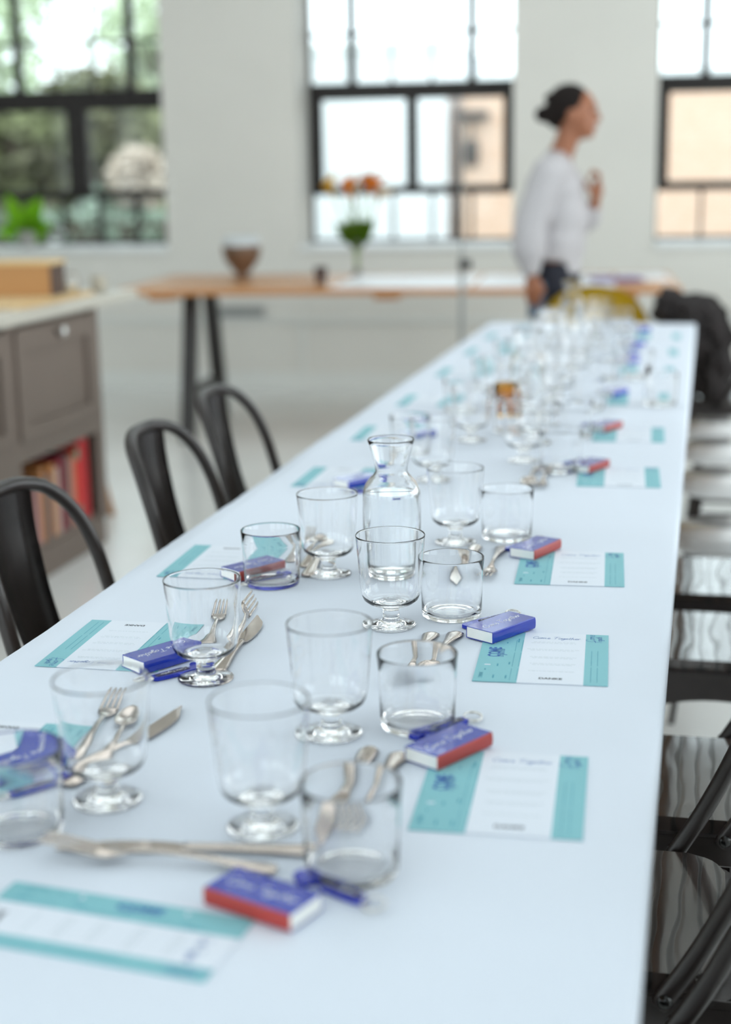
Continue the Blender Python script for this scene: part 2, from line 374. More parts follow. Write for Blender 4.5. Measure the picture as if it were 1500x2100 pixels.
# ------------------------------------------------------------------ outside
bm = bmesh.new(); box(bm, -30, 20, 9.9, 45, -0.35, -0.2); struct(obj('ground_outside', bm, 'pavement'))
def building(name, label, x0, x1, y, h, m, wins, depth=5):
    r = thing(name, label, 'building', ((x0+x1)/2, y, -0.2)); w = (x1-x0)/2
    bm = bmesh.new(); box(bm, -w, w, 0, depth, 0, h); obj('facade', bm, m, r)
    bm = bmesh.new(); box(bm, -w-0.06, w+0.06, -0.06, depth+0.06, h, h+0.12); obj('roof_edge', bm, 'white_trim', r)
    for wx, wz in wins:
        bm = bmesh.new(); box(bm, wx-0.4, wx+0.4, -0.04, 0.0, wz, wz+1.1); f = obj('window', bm, 'white_trim', r)
        bm = bmesh.new(); box(bm, wx-0.34, wx+0.34, -0.05, -0.04, wz+0.06, wz+1.04); obj('pane', bm, 'grey_plastic', f)
    return r
building('white_building', 'tall white rendered building behind the middle window, left of the brick one', -7.2, -3.80, 22.0, 3.3, 'white_render', [])
building('brick_building', 'sunlit orange brick building seen through the middle and right windows', -3.55, 9.0, 22.0, 2.8, 'brick', [(3.5, 1.3)])
# wall lantern on the brick building
r = thing('wall_lantern', 'dark wall lantern on the brick building, seen through the middle window', 'lamp', (-3.40, 21.99, 1.42)); r.scale = (1.5, 1.5, 1.5)
bm = bmesh.new(); box(bm, -0.16, 0.16, -0.16, 0, 0.44, 0.52, bev=0.01); obj('bracket', bm, 'lamp_black', r)
bm = bmesh.new(); tube(bm, [(0, -0.12, 0.44), (0, -0.12, 0.28)], 0.012, 8); lathe(bm, [(0, 0.28), (0.06, 0.24), (0.075, 0.14), (0.06, 0.0), (0, -0.02)], 16, T(0, -0.12, 0)); obj('lamp_body', bm, 'lamp_black', r)
def foliage(bm, c, rx, ry, rz, n, s, rng):
    for _ in range(n):
        while True:
            v = Vector((rng.uniform(-1, 1), rng.uniform(-1, 1), rng.uniform(-1, 1)))
            if v.length <= 1 and v.length > 0.35: break
        p = Vector(c) + Vector((v.x*rx, v.y*ry, v.z*rz)); q = s*rng.uniform(0.6, 1.4)
        M = T(*p) @ Matrix.Rotation(rng.uniform(0, PI), 4, Vector((rng.uniform(-1, 1), rng.uniform(-1, 1), rng.uniform(-1, 1))).normalized())
        vs = [bm.verts.new(M @ Vector(a)) for a in [(-q, 0, 0), (0, -q*0.4, 0.1*q), (q, 0, 0), (0, q*0.4, 0.1*q)]]
        bm.faces.new(vs)
def tree(label, x, y, h, r, seed, lm, n=2600, s=0.14, low=0.35):
    rg = random.Random(seed); t = thing('garden_tree', label, 'tree', (x, y, -0.2))
    bm = bmesh.new(); tube(bm, [(0, 0, 0), (0.05, 0, h*0.3), (-0.04, 0.05, h*0.75)], [0.14, 0.10, 0.05], 8)
    for k in range(7):
        a = rg.uniform(0, 2*PI); z = h*rg.uniform(0.25, 0.6); tube(bm, [(0, 0, z), (math.cos(a)*r*0.6, math.sin(a)*r*0.6, z+h*0.2)], [0.05, 0.015], 6)
    obj('trunk', bm, 'bark', t); bm = bmesh.new()
    for k in range(8):
        a = rg.uniform(0, 2*PI); d = r*rg.uniform(0.1, 0.6); zz = h*rg.uniform(low, 0.9)
        foliage(bm, (math.cos(a)*d, math.sin(a)*d, zz), r*0.6, r*0.6, r*0.55, n//8, s, rg)
    obj('foliage', bm, lm, t)
tree('dark green tree outside the left edge of the left window', -8.6, 15.6, 2.7, 1.0, 1, 'tree_leaf', low=0.1, n=4200)
tree('dark green tree behind the pale blossoming shrub outside the left window', -6.5, 15.9, 2.5, 0.95, 2, 'tree_leaf', low=0.1, n=4200)
tree('tall light green tree rising high outside the left window', -10.6, 20.4, 6.0, 1.6, 4, 'tree_leaf_light', low=0.35)
tree('light green tree with a sparse crown above the dark trees outside', -7.4, 19.6, 4.4, 1.1, 5, 'tree_leaf_light', n=1500, low=0.5)
def hedge(name, label, x, y, hx, hy, hz, n, q, m, seed):
    hd = thing(name, label, 'hedge', (x, y, -0.2)); rg = random.Random(seed); bm = bmesh.new()
    for _ in range(n):
        p = Vector((rg.uniform(-hx, hx), rg.uniform(-hy, hy), rg.uniform(0.02, 1)*hz*(0.93+0.07*math.sin(rg.uniform(0, 9)))))
        M = T(*p) @ Matrix.Rotation(rg.uniform(0, PI), 4, Vector((rg.uniform(-1, 1), rg.uniform(-1, 1), rg.uniform(-1, 1))).normalized())
        a = q*rg.uniform(0.6, 1.4); bm.faces.new([bm.verts.new(M @ Vector(v)) for v in [(-a, 0, 0), (0, -a*0.45, 0.1*a), (a, 0, 0), (0, a*0.45, 0.1*a)]])
    obj('foliage', bm, m, hd)
    bm = bmesh.new(); box(bm, -hx*0.96, hx*0.96, -hy*0.4, hy*0.4, 0, hz*0.9); obj('branches', bm, 'bark', hd)
hedge('tall_hedge', 'tall dark evergreen hedge filling the lower panes of the left window', -9.5, 17.9, 3.6, 0.35, 2.55, 9000, 0.16, 'tree_leaf', 11)
rg = random.Random(9)
sh = thing('flowering_shrub', 'pale blossoming shrub outside the right pane of the left window', 'shrub', (-5.6, 14.2, -0.2))
bm = bmesh.new(); foliage(bm, (0, 0, 1.5), 0.30, 0.3, 0.34, 1600, 0.06, rg); obj('blossom', bm, 'blossom', sh)
bm = bmesh.new(); tube(bm, [(0, 0, 0), (0.03, 0, 0.9), (0, 0, 1.5)], [0.05, 0.04, 0.02], 8); obj('trunk', bm, 'bark', sh)
bm = bmesh.new(); foliage(bm, (-0.25, 0, 1.0), 0.5, 0.35, 0.45, 1200, 0.07, rg); obj('foliage', bm, 'hedge_leaf', sh)
hedge('garden_hedge', 'low grey green hedge along the bottom of the left window', -6.6, 12.6, 2.0, 0.3, 1.25, 4200, 0.07, 'hedge_leaf', 12)

# ------------------------------------------------------------------ long table
TX0, TX1, TY0, TY1, TZ = -0.795, -0.028, 0.45, 5.55, 0.75
tb = thing('dining_table', 'long communal dining table hidden under the white paper runner', 'table', ((TX0+TX1)/2, (TY0+TY1)/2, 0))
hw, hl = (TX1-TX0)/2, (TY1-TY0)/2
bm = bmesh.new(); box(bm, -hw+0.006, hw-0.006, -hl+0.006, hl-0.006, 0.712, 0.7485, bev=0.004); obj('tabletop', bm, 'table_wood', tb)
bm = bmesh.new()
for s in (-1, 1): box(bm, s*(hw-0.10)-0.012, s*(hw-0.10)+0.012, -hl+0.12, hl-0.12, 0.64, 0.712)
obj('apron', bm, 'table_wood', tb)
for y in (-hl+0.12, -0.03, hl-0.12):
    for s in (-1, 1):
        bm = bmesh.new(); box(bm, s*0.10-0.03, s*0.10+0.03, y-0.03, y+0.03, 0, 0.712, bev=0.004); obj('leg', bm, 'table_wood', tb)
# paper tablecloth: thin sheet with rounded fold and slightly wavy cut edge
def cloth():
    bm = bmesh.new(); ny = 260; rows = []
    for j in range(ny+1):
        y = TY0-0.003 + (TY1-TY0+0.006)*j/ny
        wl = 0.004*noise.noise(Vector((0, y*2.2, 0))) + 0.0022*noise.noise(Vector((3, y*17, 0))) + 0.0012*noise.noise(Vector((5, y*60, 0)))
        row = []
        xl, xr = TX0+0.004+wl, TX1
        dl = 0.004+0.003*noise.noise(Vector((9, y*6, 0)))
        pts = [(xl-0.001, TZ-0.0005-dl), (xl, TZ)]
        n = 26
        for i in range(1, n): x = xl+(xr-xl)*i/n; pts.append((x, TZ+0.0006+0.0005*noise.noise(Vector((x*4, y*3, 1)))))
        R = 0.006
        for k in range(0, 5): a = PI/2*k/4; pts.append((xr-R+R*math.sin(a), TZ-R+R*math.cos(a)+0.0004))
        pts.append((xr+0.001, TZ-0.03))
        for x, z in pts: row.append(bm.verts.new((x, y, z)))
        rows.append(row)
    for a, b in zip(rows, rows[1:]):
        for i in range(len(a)-1): bm.faces.new((a[i], a[i+1], b[i+1], b[i]))
    o = obj('paper_tablecloth', bm, 'paper_cloth', smooth=True)
    md = o.modifiers.new('thick', 'SOLIDIFY'); md.thickness = 0.0006; md.offset = 1
    return tag(o, 'long white paper covering the whole communal table', 'tablecloth')
cloth()
ZT = TZ+0.0018      # where things rest on the paper

# ------------------------------------------------------------------ glassware
def goblet(label, x, y, group):
    r = thing('stemmed_goblet', label, 'glass', (x, y, ZT), 0, group)
    outer = [(0, 0.0008), (0.020, 0.0006), (0.0300, 0.0), (0.0312, 0.0008), (0.0315, 0.0020), (0.0300, 0.0034), (0.022, 0.0046), (0.0135, 0.0065), (0.0108, 0.0095), (0.0102, 0.015), (0.0103, 0.021), (0.0122, 0.0255),
             (0.020, 0.0278), (0.0285, 0.0305), (0.0340, 0.0350), (0.0366, 0.0410), (0.0382, 0.052), (0.0400, 0.075), (0.0418, 0.098), (0.0432, 0.1150), (0.0434, 0.1166), (0.0430, 0.1174), (0.0424, 0.1166)]
    inner = [(0.0422, 0.1150), (0.0408, 0.098), (0.0390, 0.075), (0.0371, 0.053), (0.0359, 0.0426), (0.0334, 0.0366), (0.0272, 0.0330), (0.016, 0.0318), (0.010, 0.0345), (0.004, 0.0352), (0, 0.0353)]
    bm = bmesh.new(); lathe(bm, outer+inner, 56); obj('glass_body', bm, GLASS, r)
    return r
def goblet_split(label, x, y, group):
    # bowl, stem and foot are one closed piece of glass
    return goblet(label, x, y, group)
def tumbler(label, x, y, group):
    r = [(0, 0.0016), (0.028, 0.0012), (0.0345, 0.0), (0.0372, 0.0014), (0.0382, 0.0050), (0.0385, 0.012), (0.0390, 0.035), (0.0398, 0.060), (0.0412, 0.0760), (0.0412, 0.0776), (0.0407, 0.0781), (0.0403, 0.0774),
         (0.0389, 0.060), (0.0380, 0.035), (0.0373, 0.014), (0.0362, 0.0085), (0.0335, 0.0058), (0.020, 0.0050), (0, 0.0050)]
    bm = bmesh.new(); lathe(bm, r, 56); o = obj('tumbler_glass', bm, GLASS, loc=(x, y, ZT))
    return tag(o, label, 'glass', group)
def carafe(label, x, y, level, group):
    r = thing('water_carafe', label, 'carafe', (x, y, ZT), 0, group)
    outer = [(0, 0.002), (0.028, 0.0015), (0.036, 0.0), (0.0395, 0.002), (0.0405, 0.008), (0.0405, 0.115), (0.0396, 0.122), (0.0360, 0.131), (0.0300, 0.139), (0.0245, 0.1445), (0.0220, 0.149), (0.0228, 0.156), (0.0262, 0.170), (0.0310, 0.187), (0.0328, 0.1925), (0.0326, 0.194), (0.0316, 0.1925)]
    inner = [(0.0298, 0.187), (0.0250, 0.170), (0.0214, 0.156), (0.0204, 0.149), (0.0230, 0.143), (0.0288, 0.137), (0.0344, 0.1295), (0.0380, 0.121), (0.0388, 0.114), (0.0388, 0.012), (0.0375, 0.0085), (0.034, 0.007), (0, 0.007)]
    bm = bmesh.new(); lathe(bm, outer+inner, 56); obj('glass_bottle', bm, GLASS, r)
    bm = bmesh.new(); q = 0.0386
    lathe(bm, [(0, 0.0074), (0.0335, 0.0074), (0.0371, 0.0088), (q, 0.0122), (q, level-0.001), (q, level), (0.03, level-0.0003), (0, level-0.0003)], 56); obj('water', bm, WATER, r)
    return r
GG = 'stemmed goblets along the table'; TG = 'straight tumblers along the table'; CG = 'water carafes on the table'
gob = [
 (-0.532, 1.481, 'sharp stemmed goblet in front of the second menu card on the left side'),
 (-0.512, 1.150, 'stemmed goblet through which a fork and spoon show, near the left front'),
 (-0.357, 1.123, 'blurred nearest stemmed goblet at the front middle of the table'),
 (-0.352, 1.346, 'stemmed goblet just behind the blurred front middle goblet, left of a tumbler'),
 (-0.368, 1.714, 'sharp stemmed goblet standing in front of the water carafe'),
 (-0.505, 1.935, 'stemmed goblet directly left of the nearer water carafe'),
 (-0.358, 2.144, 'stemmed goblet behind and right of the nearer water carafe'),
 (-0.476, 2.599, 'wide rimmed goblet just behind the nearer water carafe'),
 (-0.334, 2.811, 'stemmed goblet in the blurred rows, foot left of the fourth blue box'),
]
far_gob = [(-0.335, 3.21, 'blurred goblet left of the fifth blue box'), (-0.470, 3.02, 'blurred goblet just in front of the amber jar'), (-0.345, 3.62, 'blurred goblet behind the second carafe, right column'), (-0.480, 3.52, 'blurred goblet behind the amber jar'),
 (-0.340, 4.02, 'blurred goblet fifth from the far end in the right column'), (-0.475, 3.95, 'blurred goblet fourth from the far end in the left column'), (-0.350, 4.42, 'blurred goblet level with the second last but one box'), (-0.460, 4.40, 'blurred goblet third from the far end in the left column'),
 (-0.345, 4.83, 'blurred goblet next to last in the right column'), (-0.480, 4.82, 'blurred goblet left in front of the far carafe'), (-0.360, 5.24, 'blurred goblet at the far end of the right column'), (-0.335, 3.00, 'blurred goblet foot just behind the fourth blue box'),
 (-0.400, 3.80, 'blurred goblet in the middle column behind the second carafe'), (-0.405, 4.62, 'blurred goblet in the middle column before the far carafe')]
tum = [
 (-0.570, 1.872, 'tumbler over the third blue box on the left side of the table'),
 (-0.3005, 1.769, 'sharp tumbler right of the goblet in front of the carafe'),
 (-0.271, 1.385, 'tumbler over the cutlery beside the second right place setting'),
 (-0.262, 1.058, 'large looking soft tumbler nearest the camera on the right side'),
 (-0.562, 1.074, 'tumbler cut by the left edge of the photo over a blue box'),
 (-0.285, 2.187, 'tumbler behind the third blue box on the right side'),
 (-0.254, 2.724, 'tumbler beside the fourth blue box on the right side'),
 (-0.095, 3.563, 'lone tumbler at the right table edge with a dark red stick in it'),
]
far_tum = [(-0.262, 3.10, 'blurred tumbler touching the front of the fifth blue box'), (-0.400, 3.14, 'blurred tumbler right of the amber jar'), (-0.262, 3.48, 'blurred tumbler behind the fifth blue box'), (-0.555, 3.40, 'blurred tumbler left of the amber jar'),
 (-0.265, 3.98, 'blurred tumbler behind the dark sixth box'), (-0.545, 3.78, 'blurred tumbler on the left behind the amber jar'), (-0.262, 4.42, 'blurred tumbler level with the third last box'), (-0.545, 4.20, 'blurred tumbler in the left row, fourth from the far end'),
 (-0.262, 4.90, 'blurred tumbler level with the second last box'), (-0.540, 4.62, 'blurred tumbler in the left row, third from the far end'), (-0.285, 5.28, 'blurred tumbler at the far end beside the last box'), (-0.530, 5.12, 'blurred tumbler farthest in the left row'),
 (-0.400, 4.22, 'blurred tumbler in the middle column of the far glasses'), (-0.300, 4.62, 'blurred tumbler between the second and third last boxes'), (-0.375, 5.40, 'blurred tumbler at the far edge behind the last goblets'), (-0.455, 4.12, 'blurred tumbler left of the middle far column'), (-0.170, 4.04, 'blurred tumbler on the menu card behind the lone tumbler'), (-0.57, 2.86, 'blurred tumbler left behind the wide rimmed goblet')]
g0 = None
for x, y, l in gob + far_gob:
    grp = GG if not l.startswith('blurred goblet') else 'far goblets in the blurred crowd'
    if g0 is None: g0 = goblet(l, x, y, grp)
    else: dup(g0, (x, y, ZT), rnd.uniform(0, 6), l, grp)
t0 = None
for x, y, l in tum + far_tum:
    grp = TG if not l.startswith('blurred tumbler') else 'far tumblers in the blurred crowd'
    if t0 is None: t0 = tumbler(l, x, y, grp)
    else: dup(t0, (x, y, ZT), rnd.uniform(0, 6), l, grp)
c0 = carafe('nearer glass carafe filled with water, in the middle of the table', -0.416, 1.950, 0.1190, CG)
dup(c0, (-0.435, 5.00, ZT), 1.0, 'water carafe rising above the glasses at the far end of the table', CG)
dup(c0, (-0.40, 3.42, ZT), 2.0, 'blurred water carafe just behind the amber jar', CG)
# amber jar candle and the stick in the lone tumbler
r = thing('amber_jar', 'orange amber glass candle jar amid the blurred glasses', 'jar', (-0.437, 3.33, ZT))
bm = bmesh.new(); lathe(bm, [(0, 0), (0.026, 0), (0.029, 0.004), (0.029, 0.078), (0.0275, 0.08), (0.0265, 0.078), (0.0265, 0.008), (0, 0.008)], 32); obj('jar_glass', bm, AMBER, r)
bm = bmesh.new(); lathe(bm, [(0, 0.009), (0.0255, 0.009), (0.0255, 0.045), (0, 0.045)], 24); obj('wax', bm, 'wax', r)
r = thing('stirring_stick', 'thin stick with a dark red tip standing in the lone tumbler at the right edge', 'stick', (-0.095, 3.563, ZT))
bm = bmesh.new(); tube(bm, [(-0.020, 0.006, 0.006), (-0.030, 0.002, 0.078)], 0.0013, 8); obj('rod', bm, 'ring_metal', r)
bm = bmesh.new(); tube(bm, [(-0.0298, 0.002, 0.076), (-0.0312, 0.002, 0.094)], 0.0060, 10); obj('red_tip', bm, 'cup_brown', r)

# ------------------------------------------------------------------ menu cards
def make_card(label, x, y, rz, group):
    """origin at the card centre, bands run along y; x spans 0.149, y spans 0.182"""
    bm = bmesh.new(); w, h, z = 0.149, 0.182, 0.0007
    x0 = -w/2; a = x0+0.049; b = x0+w*0.82
    box(bm, x0, a, -h/2, h/2, 0, z, mi=1); box(bm, a, b, -h/2, h/2, 0, z, mi=0); box(bm, b, -x0, -h/2, h/2, 0, z, mi=1)
    zt = z+0.00012
    # wide band
    textmesh('COME', 0.020, T(x0+0.0180, 0.012, zt) @ Rz(PI/2), bm, 2, bold=0.0006, sx=0.62)
    script(bm, 'together', 0, 0, 0.009, 0.0006, 0, 2, T(x0+0.0285, -0.006, zt) @ Rz(PI/2))
    textmesh('DRINK', 0.0062, T(x0+0.008, -0.070, zt) @ Rz(PI/2), bm, 5, bold=0.0001)
    for dx, dy, l in [(0.022, -0.074, 0.010), (0.036, -0.074, 0.010), (0.024, -0.034, 0.008), (0.037, -0.027, 0.008), (0.030, 0.048, 0.004), (0.043, 0.058, 0.014), (0.011, -0.050, 0.004)]:
        box(bm, x0+dx-0.0008, x0+dx+0.0008, dy-l/2, dy+l/2, z, zt, mi=5)
    for dy in (0.045, -0.034): box(bm, x0+0.009, x0+0.016, dy-0.0014, dy+0.0014, z, zt, mi=0)
    for l0, l1 in ((-0.085, -0.045), (-0.038, 0.012), (0.018, 0.060)):
        box(bm, x0+0.0405, x0+0.0410, l0, l1, z, zt, mi=5); box(bm, a-0.0012, a-0.0007, l0, l1, z, zt, mi=5)
    # white field
    cx = (a+b)/2
    wd = script(bm, 'Come Together', -0.027, 0.068, 0.0083, 0.0006, zt, 2, T(cx, 0, 0))
    rg = random.Random(3)
    for k, yy in enumerate((0.056, 0.052, 0.028, 0.024, 0.000, -0.004, -0.024, -0.028, -0.050)):
        L = rg.uniform(0.022, 0.034); xx = cx-L
        while xx < cx+L-0.004:
            q = rg.uniform(0.002, 0.006); box(bm, xx, xx+q, yy-0.0006, yy+0.0006, z, zt, mi=4); xx += q+0.0012
    textmesh('DANKE', 0.0078, T(cx, -0.075, zt), bm, 3, bold=0.0003)
    # narrow band
    script(bm, 'Come', 0, 0, 0.0105, 0.0006, 0, 2, T(b+0.0105, 0.062, zt) @ Rz(PI/2)); script(bm, 'Togeth', 0, 0, 0.0078, 0.0006, 0, 2, T(b+0.019, 0.058, zt) @ Rz(PI/2))
    for l0, l1 in ((-0.082, -0.032), (-0.026, 0.028)):
        for q in (0.0075, 0.0145): box(bm, b+q, b+q+0.0005, l0, l1, z, zt, mi=5)
    o = obj('menu_card', bm, ['card_white', 'card_teal', 'ink_blue', 'ink_black', 'ink_grey', 'ink_teal'], loc=(x, y, ZT), rotz=rz)
    return tag(o, label, 'menu card', group)
MG = 'menu cards at the place settings'
cards = [
 (-0.168, 1.622, rad(3.5), 'sharpest teal banded menu card, second from the front on the right side'),
 (-0.163, 1.236, rad(3), 'large teal banded menu card nearest the front on the right side'),
 (-0.172, 2.024, rad(3.5), 'teal banded menu card under the third blue box on the right side'),
 (-0.143, 2.682, rad(3), 'teal banded menu card under the fourth blue box on the right side'),
 (-0.148, 3.138, rad(2), 'teal banded menu card under the fifth blue box on the right side'),
 (-0.150, 3.640, rad(2), 'blurred menu card under the lone tumbler at the right edge'),
 (-0.150, 4.180, rad(1), 'blurred menu card behind the lone tumbler on the right side'),
 (-0.150, 4.640, rad(2), 'far menu card second from the far end on the right side'),
 (-0.150, 5.090, rad(1), 'menu card nearest the far right corner of the table'),
 (-0.672, 1.580, rad(180+2), 'sharp menu card left of the goblet with the blue box on its corner'),
 (-0.672, 1.225, rad(180+2), 'menu card cut by the left edge of the photo, behind a tumbler'),
 (-0.672, 1.975, rad(180+2), 'menu card behind the left tumbler, in front of the second black chair'),
 (-0.650, 2.600, rad(180+1), 'pale menu card on the left edge in front of the third black chair'),
 (-0.655, 3.080, rad(180+2), 'faint menu card on the left edge beside the wide rimmed goblet'),
 (-0.655, 3.560, rad(180+1), 'faint far menu card on the left edge, level with the amber jar'),
 (-0.655, 4.100, rad(180), 'far left menu card behind the amber jar'),
 (-0.655, 4.600, rad(180), 'far left menu card second from the table end'),
 (-0.655, 5.050, rad(180), 'menu card at the far left corner of the table'),
]
k0 = None
for x, y, rz, l in cards:
    if k0 is None: k0 = make_card(l, x, y, rz, MG)
    else: dup(k0, (x, y, ZT), rz, l, MG)
# the front card turned sideways for the guest at the head
kc = dup(k0, (-0.424, 0.930, ZT), rad(-96), 'teal banded menu card turned sideways at the bottom left front', MG)
kc.scale = (0.62, 1.15, 1)

# ------------------------------------------------------------------ boxes and bottle openers
def make_box(label, x, y, rz, side, group):
    """long axis x 0.083, y 0.042, z 0.014; white open end at -x, spine on -y side"""
    r = thing('gift_box', label, 'box', (x, y, ZT+0.001), rz, group)
    L, Wd, H = 0.0415, 0.0205, 0.0145
    bm = bmesh.new(); box(bm, -L, L, -Wd+0.0006, Wd, 0, 0.0007, bev=0.0002); box(bm, -L, L, -Wd+0.0006, Wd, H-0.0007, H, bev=0.0002); box(bm, -L, L, Wd-0.0007, Wd, 0, H)
    obj('sleeve', bm, 'box_blue', r)
    bm = bmesh.new(); pts = []
    for k in range(7): a = -PI/2+PI*k/6; pts.append((-Wd+0.0006-0.0016*math.cos(a), H/2+H/2*math.sin(a)))
    prof = pts
    t = bmesh.new(); A = [t.verts.new((-L, p[0], p[1])) for p in prof]; B = [t.verts.new((L, p[0], p[1])) for p in prof]
    for i in range(6): t.faces.new((A[i], A[i+1], B[i+1], B[i]))
    t.faces.new(A); t.faces.new(B[::-1]); t.faces.new((A[0], B[0], B[-1], A[-1])); bmesh.ops.recalc_face_normals(t, faces=t.faces); merge(bm, t)
    obj('side_strip', bm, side, r)
    bm = bmesh.new(); box(bm, -L+0.0002, L-0.0002, -Wd+0.0008, Wd-0.0008, 0.0009, H-0.0009, bev=0.0003); obj('inner_tray', bm, 'box_white', r)
    bm = bmesh.new(); script(bm, 'Come Together', -0.033, -0.004, 0.0098, 0.0008, H+0.00012, 0); o = obj('lettering', bm, 'ink_white', r)
    return r
BG = 'blue gift boxes at the place settings'
bxs = [
 (-0.2285, 1.7035, 59, 'box_blue', 'sharp blue box with a blue side on the second right menu card'),
 (-0.2265, 1.3150, 60, 'box_red', 'blue box with a red side on the nearest right menu card'),
 (-0.2310, 2.1000, 68, 'box_red', 'blue box with a dark red side on the third right menu card'),
 (-0.2010, 2.7430, 67, 'box_red', 'blurred blue box with a red side on the fourth right menu card'),
 (-0.2020, 3.1950, 66, 'box_red', 'small blurred box on the fifth right menu card'),
 (-0.2160, 3.7100, 66, 'box_blue', 'dark blurred box on the card under the lone tumbler'),
 (-0.2160, 4.3300, 66, 'box_blue', 'dark smudge like box fourth from the far end on the right'),
 (-0.2180, 4.7800, 66, 'box_blue', 'faint dark box second from the far end on the right'),
 (-0.2190, 5.2400, 66, 'box_blue', 'faint box nearest the far right corner'),
 (-0.3150, 0.9840, -21, 'box_red', 'large blurred blue box with a red side facing the camera at the front'),
 (-0.6000, 1.5250, 58, 'box_blue', 'sharp blue box with upside down lettering left of the goblet foot'),
 (-0.6100, 1.9170, 56, 'box_red', 'blue box seen through the left tumbler'),
 (-0.6150, 1.1980, 56, 'box_blue', 'blurred blue box at the left edge seen through a tumbler'),
 (-0.6050, 2.5400, 56, 'box_blue', 'blue box mostly hidden left of the water carafe'),
 (-0.5900, 3.0300, 56, 'box_blue', 'blurred box at the left behind the wide rimmed goblet'),
]
for x, y, a, sd, l in bxs:
    flip = 180 if (-0.7 < x < -0.55) else 0
    b_ = make_box(l, x, y, rad(a), sd, BG)
    if flip:
        for ch in b_.children:
            if ch.name.startswith('lettering'): ch.rotation_euler = (0, 0, PI)
def make_opener(label, x, y, rz, group):
    r = thing('bottle_opener', label, 'bottle opener', (x, y, ZT+0.0004), rz, group)
    bm = bmesh.new()
    pts = [(-0.036, 0.0), (-0.034, 0.008), (-0.012, 0.009), (0.010, 0.008), (0.034, 0.006), (0.036, 0.0), (0.034, -0.005), (0.008, -0.006), (-0.004, -0.006), (-0.008, -0.002), (-0.015, -0.002), (-0.018, -0.009), (-0.024, -0.013), (-0.027, -0.009), (-0.025, -0.005), (-0.034, -0.005)]
    q = [(p.x, p.y) for p in catmull([(a, b, 0) for a, b in pts], 3, True)]
    prism(bm, q, 0, 0.0045); obj('opener_body', bm, 'opener_blue', r)
    bm = bmesh.new(); box(bm, -0.010, 0.032, -0.003, 0.0048, 0.0045, 0.0050, mi=0); script(bm, 'Come Together', -0.007, -0.0005, 0.0048, 0.0004, 0.0052, 1); obj('name_strip', bm, ['opener_dark', 'ink_white'], r)
    bm = bmesh.new(); ring = [(0.046+0.010*math.cos(a*PI/12), 0.009*math.sin(a*PI/12), 0.003+0.0015*math.sin(a*PI/12)) for a in range(24)]
    tube(bm, ring, 0.0008, 6, closed=True); ring2 = [(p[0]+0.0006, p[1]*0.96, p[2]+0.0014) for p in ring]; tube(bm, ring2, 0.0007, 6, closed=True); obj('key_ring', bm, 'ring_metal', r)
    return r
OG = 'blue bottle openers at the place settings'
ops = [(-0.252, 1.742, 52, 'blue bottle opener tucked behind the sharp second right box'), (-0.246, 1.372, 52, 'blue bottle opener with a ring behind the nearest right box'),
 (-0.254, 2.135, 60, 'dark blue bottle opener behind the third right box'), (-0.229, 2.785, 60, 'blurred bottle opener behind the fourth right box'), (-0.230, 3.240, 60, 'blurred bottle opener behind the fifth right box'),
 (-0.272, 1.022, -28, 'blurred blue bottle opener at the front beside the red sided box'), (-0.5665, 1.492, 232, 'sharp blue bottle opener in front of the box with upside down lettering'),
 (-0.578, 1.885, 232, 'blue bottle opener in front of the box seen through the left tumbler'), (-0.580, 1.165, 232, 'blurred bottle opener beside the box at the left edge'), (-0.570, 2.500, 232, 'blue bottle opener just left of the water carafe')]
o0 = None
for x, y, a, l in ops:
    if o0 is None: o0 = make_opener(l, x, y, rad(a), OG)
    else: dup(o0, (x, y, ZT+0.0004), rad(a), l, OG)

# ------------------------------------------------------------------ cutlery (length along +x, working end at +x)
def strip(bm, st, thick, M=None, sub=4):
    """st: stations (x, halfwidth, z) -> slab with rounded plan"""
    xs = catmull([(a, b, c) for a, b, c in st], sub); t = bmesh.new(); rings = []
    for p in xs:
        w = max(p.y, 0.0003); th = thick
        rings.append([t.verts.new((p.x, w*c, p.z+s*th)) for c, s in ((-1, 0.5), (-0.6, 1.0), (0, 1.15), (0.6, 1.0), (1, 0.5), (0.7, 0.0), (0, -0.1), (-0.7, 0.0))])
    for a, b in zip(rings, rings[1:]):
        for k in range(8): t.faces.new((a[k], a[(k+1) % 8], b[(k+1) % 8], b[k]))
    t.faces.new(rings[0][::-1]); t.faces.new(rings[-1]); bmesh.ops.recalc_face_normals(t, faces=t.faces)
    for f in t.faces: f.smooth = True
    merge(bm, t, M)
HANDLE = [(-0.098, 0.0060, 0.0006), (-0.094, 0.0098, 0.0008), (-0.082, 0.0100, 0.0012), (-0.060, 0.0068, 0.0030), (-0.030, 0.0040, 0.0055), (0.0, 0.0030, 0.0062), (0.026, 0.0032, 0.0045)]
def fork(label, x, y, rz, group):
    r = thing('fork', label, 'fork', (x, y, ZT), rz, group)
    bm = bmesh.new(); strip(bm, HANDLE, 0.0022); obj('handle', bm, 'steel', r)
    bm = bmesh.new(); strip(bm, [(0.024, 0.0032, 0.0045), (0.032, 0.0060, 0.0022), (0.042, 0.0105, 0.0012), (0.054, 0.0118, 0.0020)], 0.0016)
    for k in (-1.5, -0.5, 0.5, 1.5):
        tube(bm, catmull([(0.051, k*0.0064, 0.0028), (0.068, k*0.0062, 0.0052), (0.086, k*0.0060, 0.0085), (0.100, k*0.0056, 0.0095)], 3), [0.0019]*4+[0.0017]*4+[0.0014, 0.0008], 6, flat=0.6)
    obj('tines', bm, 'steel', r); return r
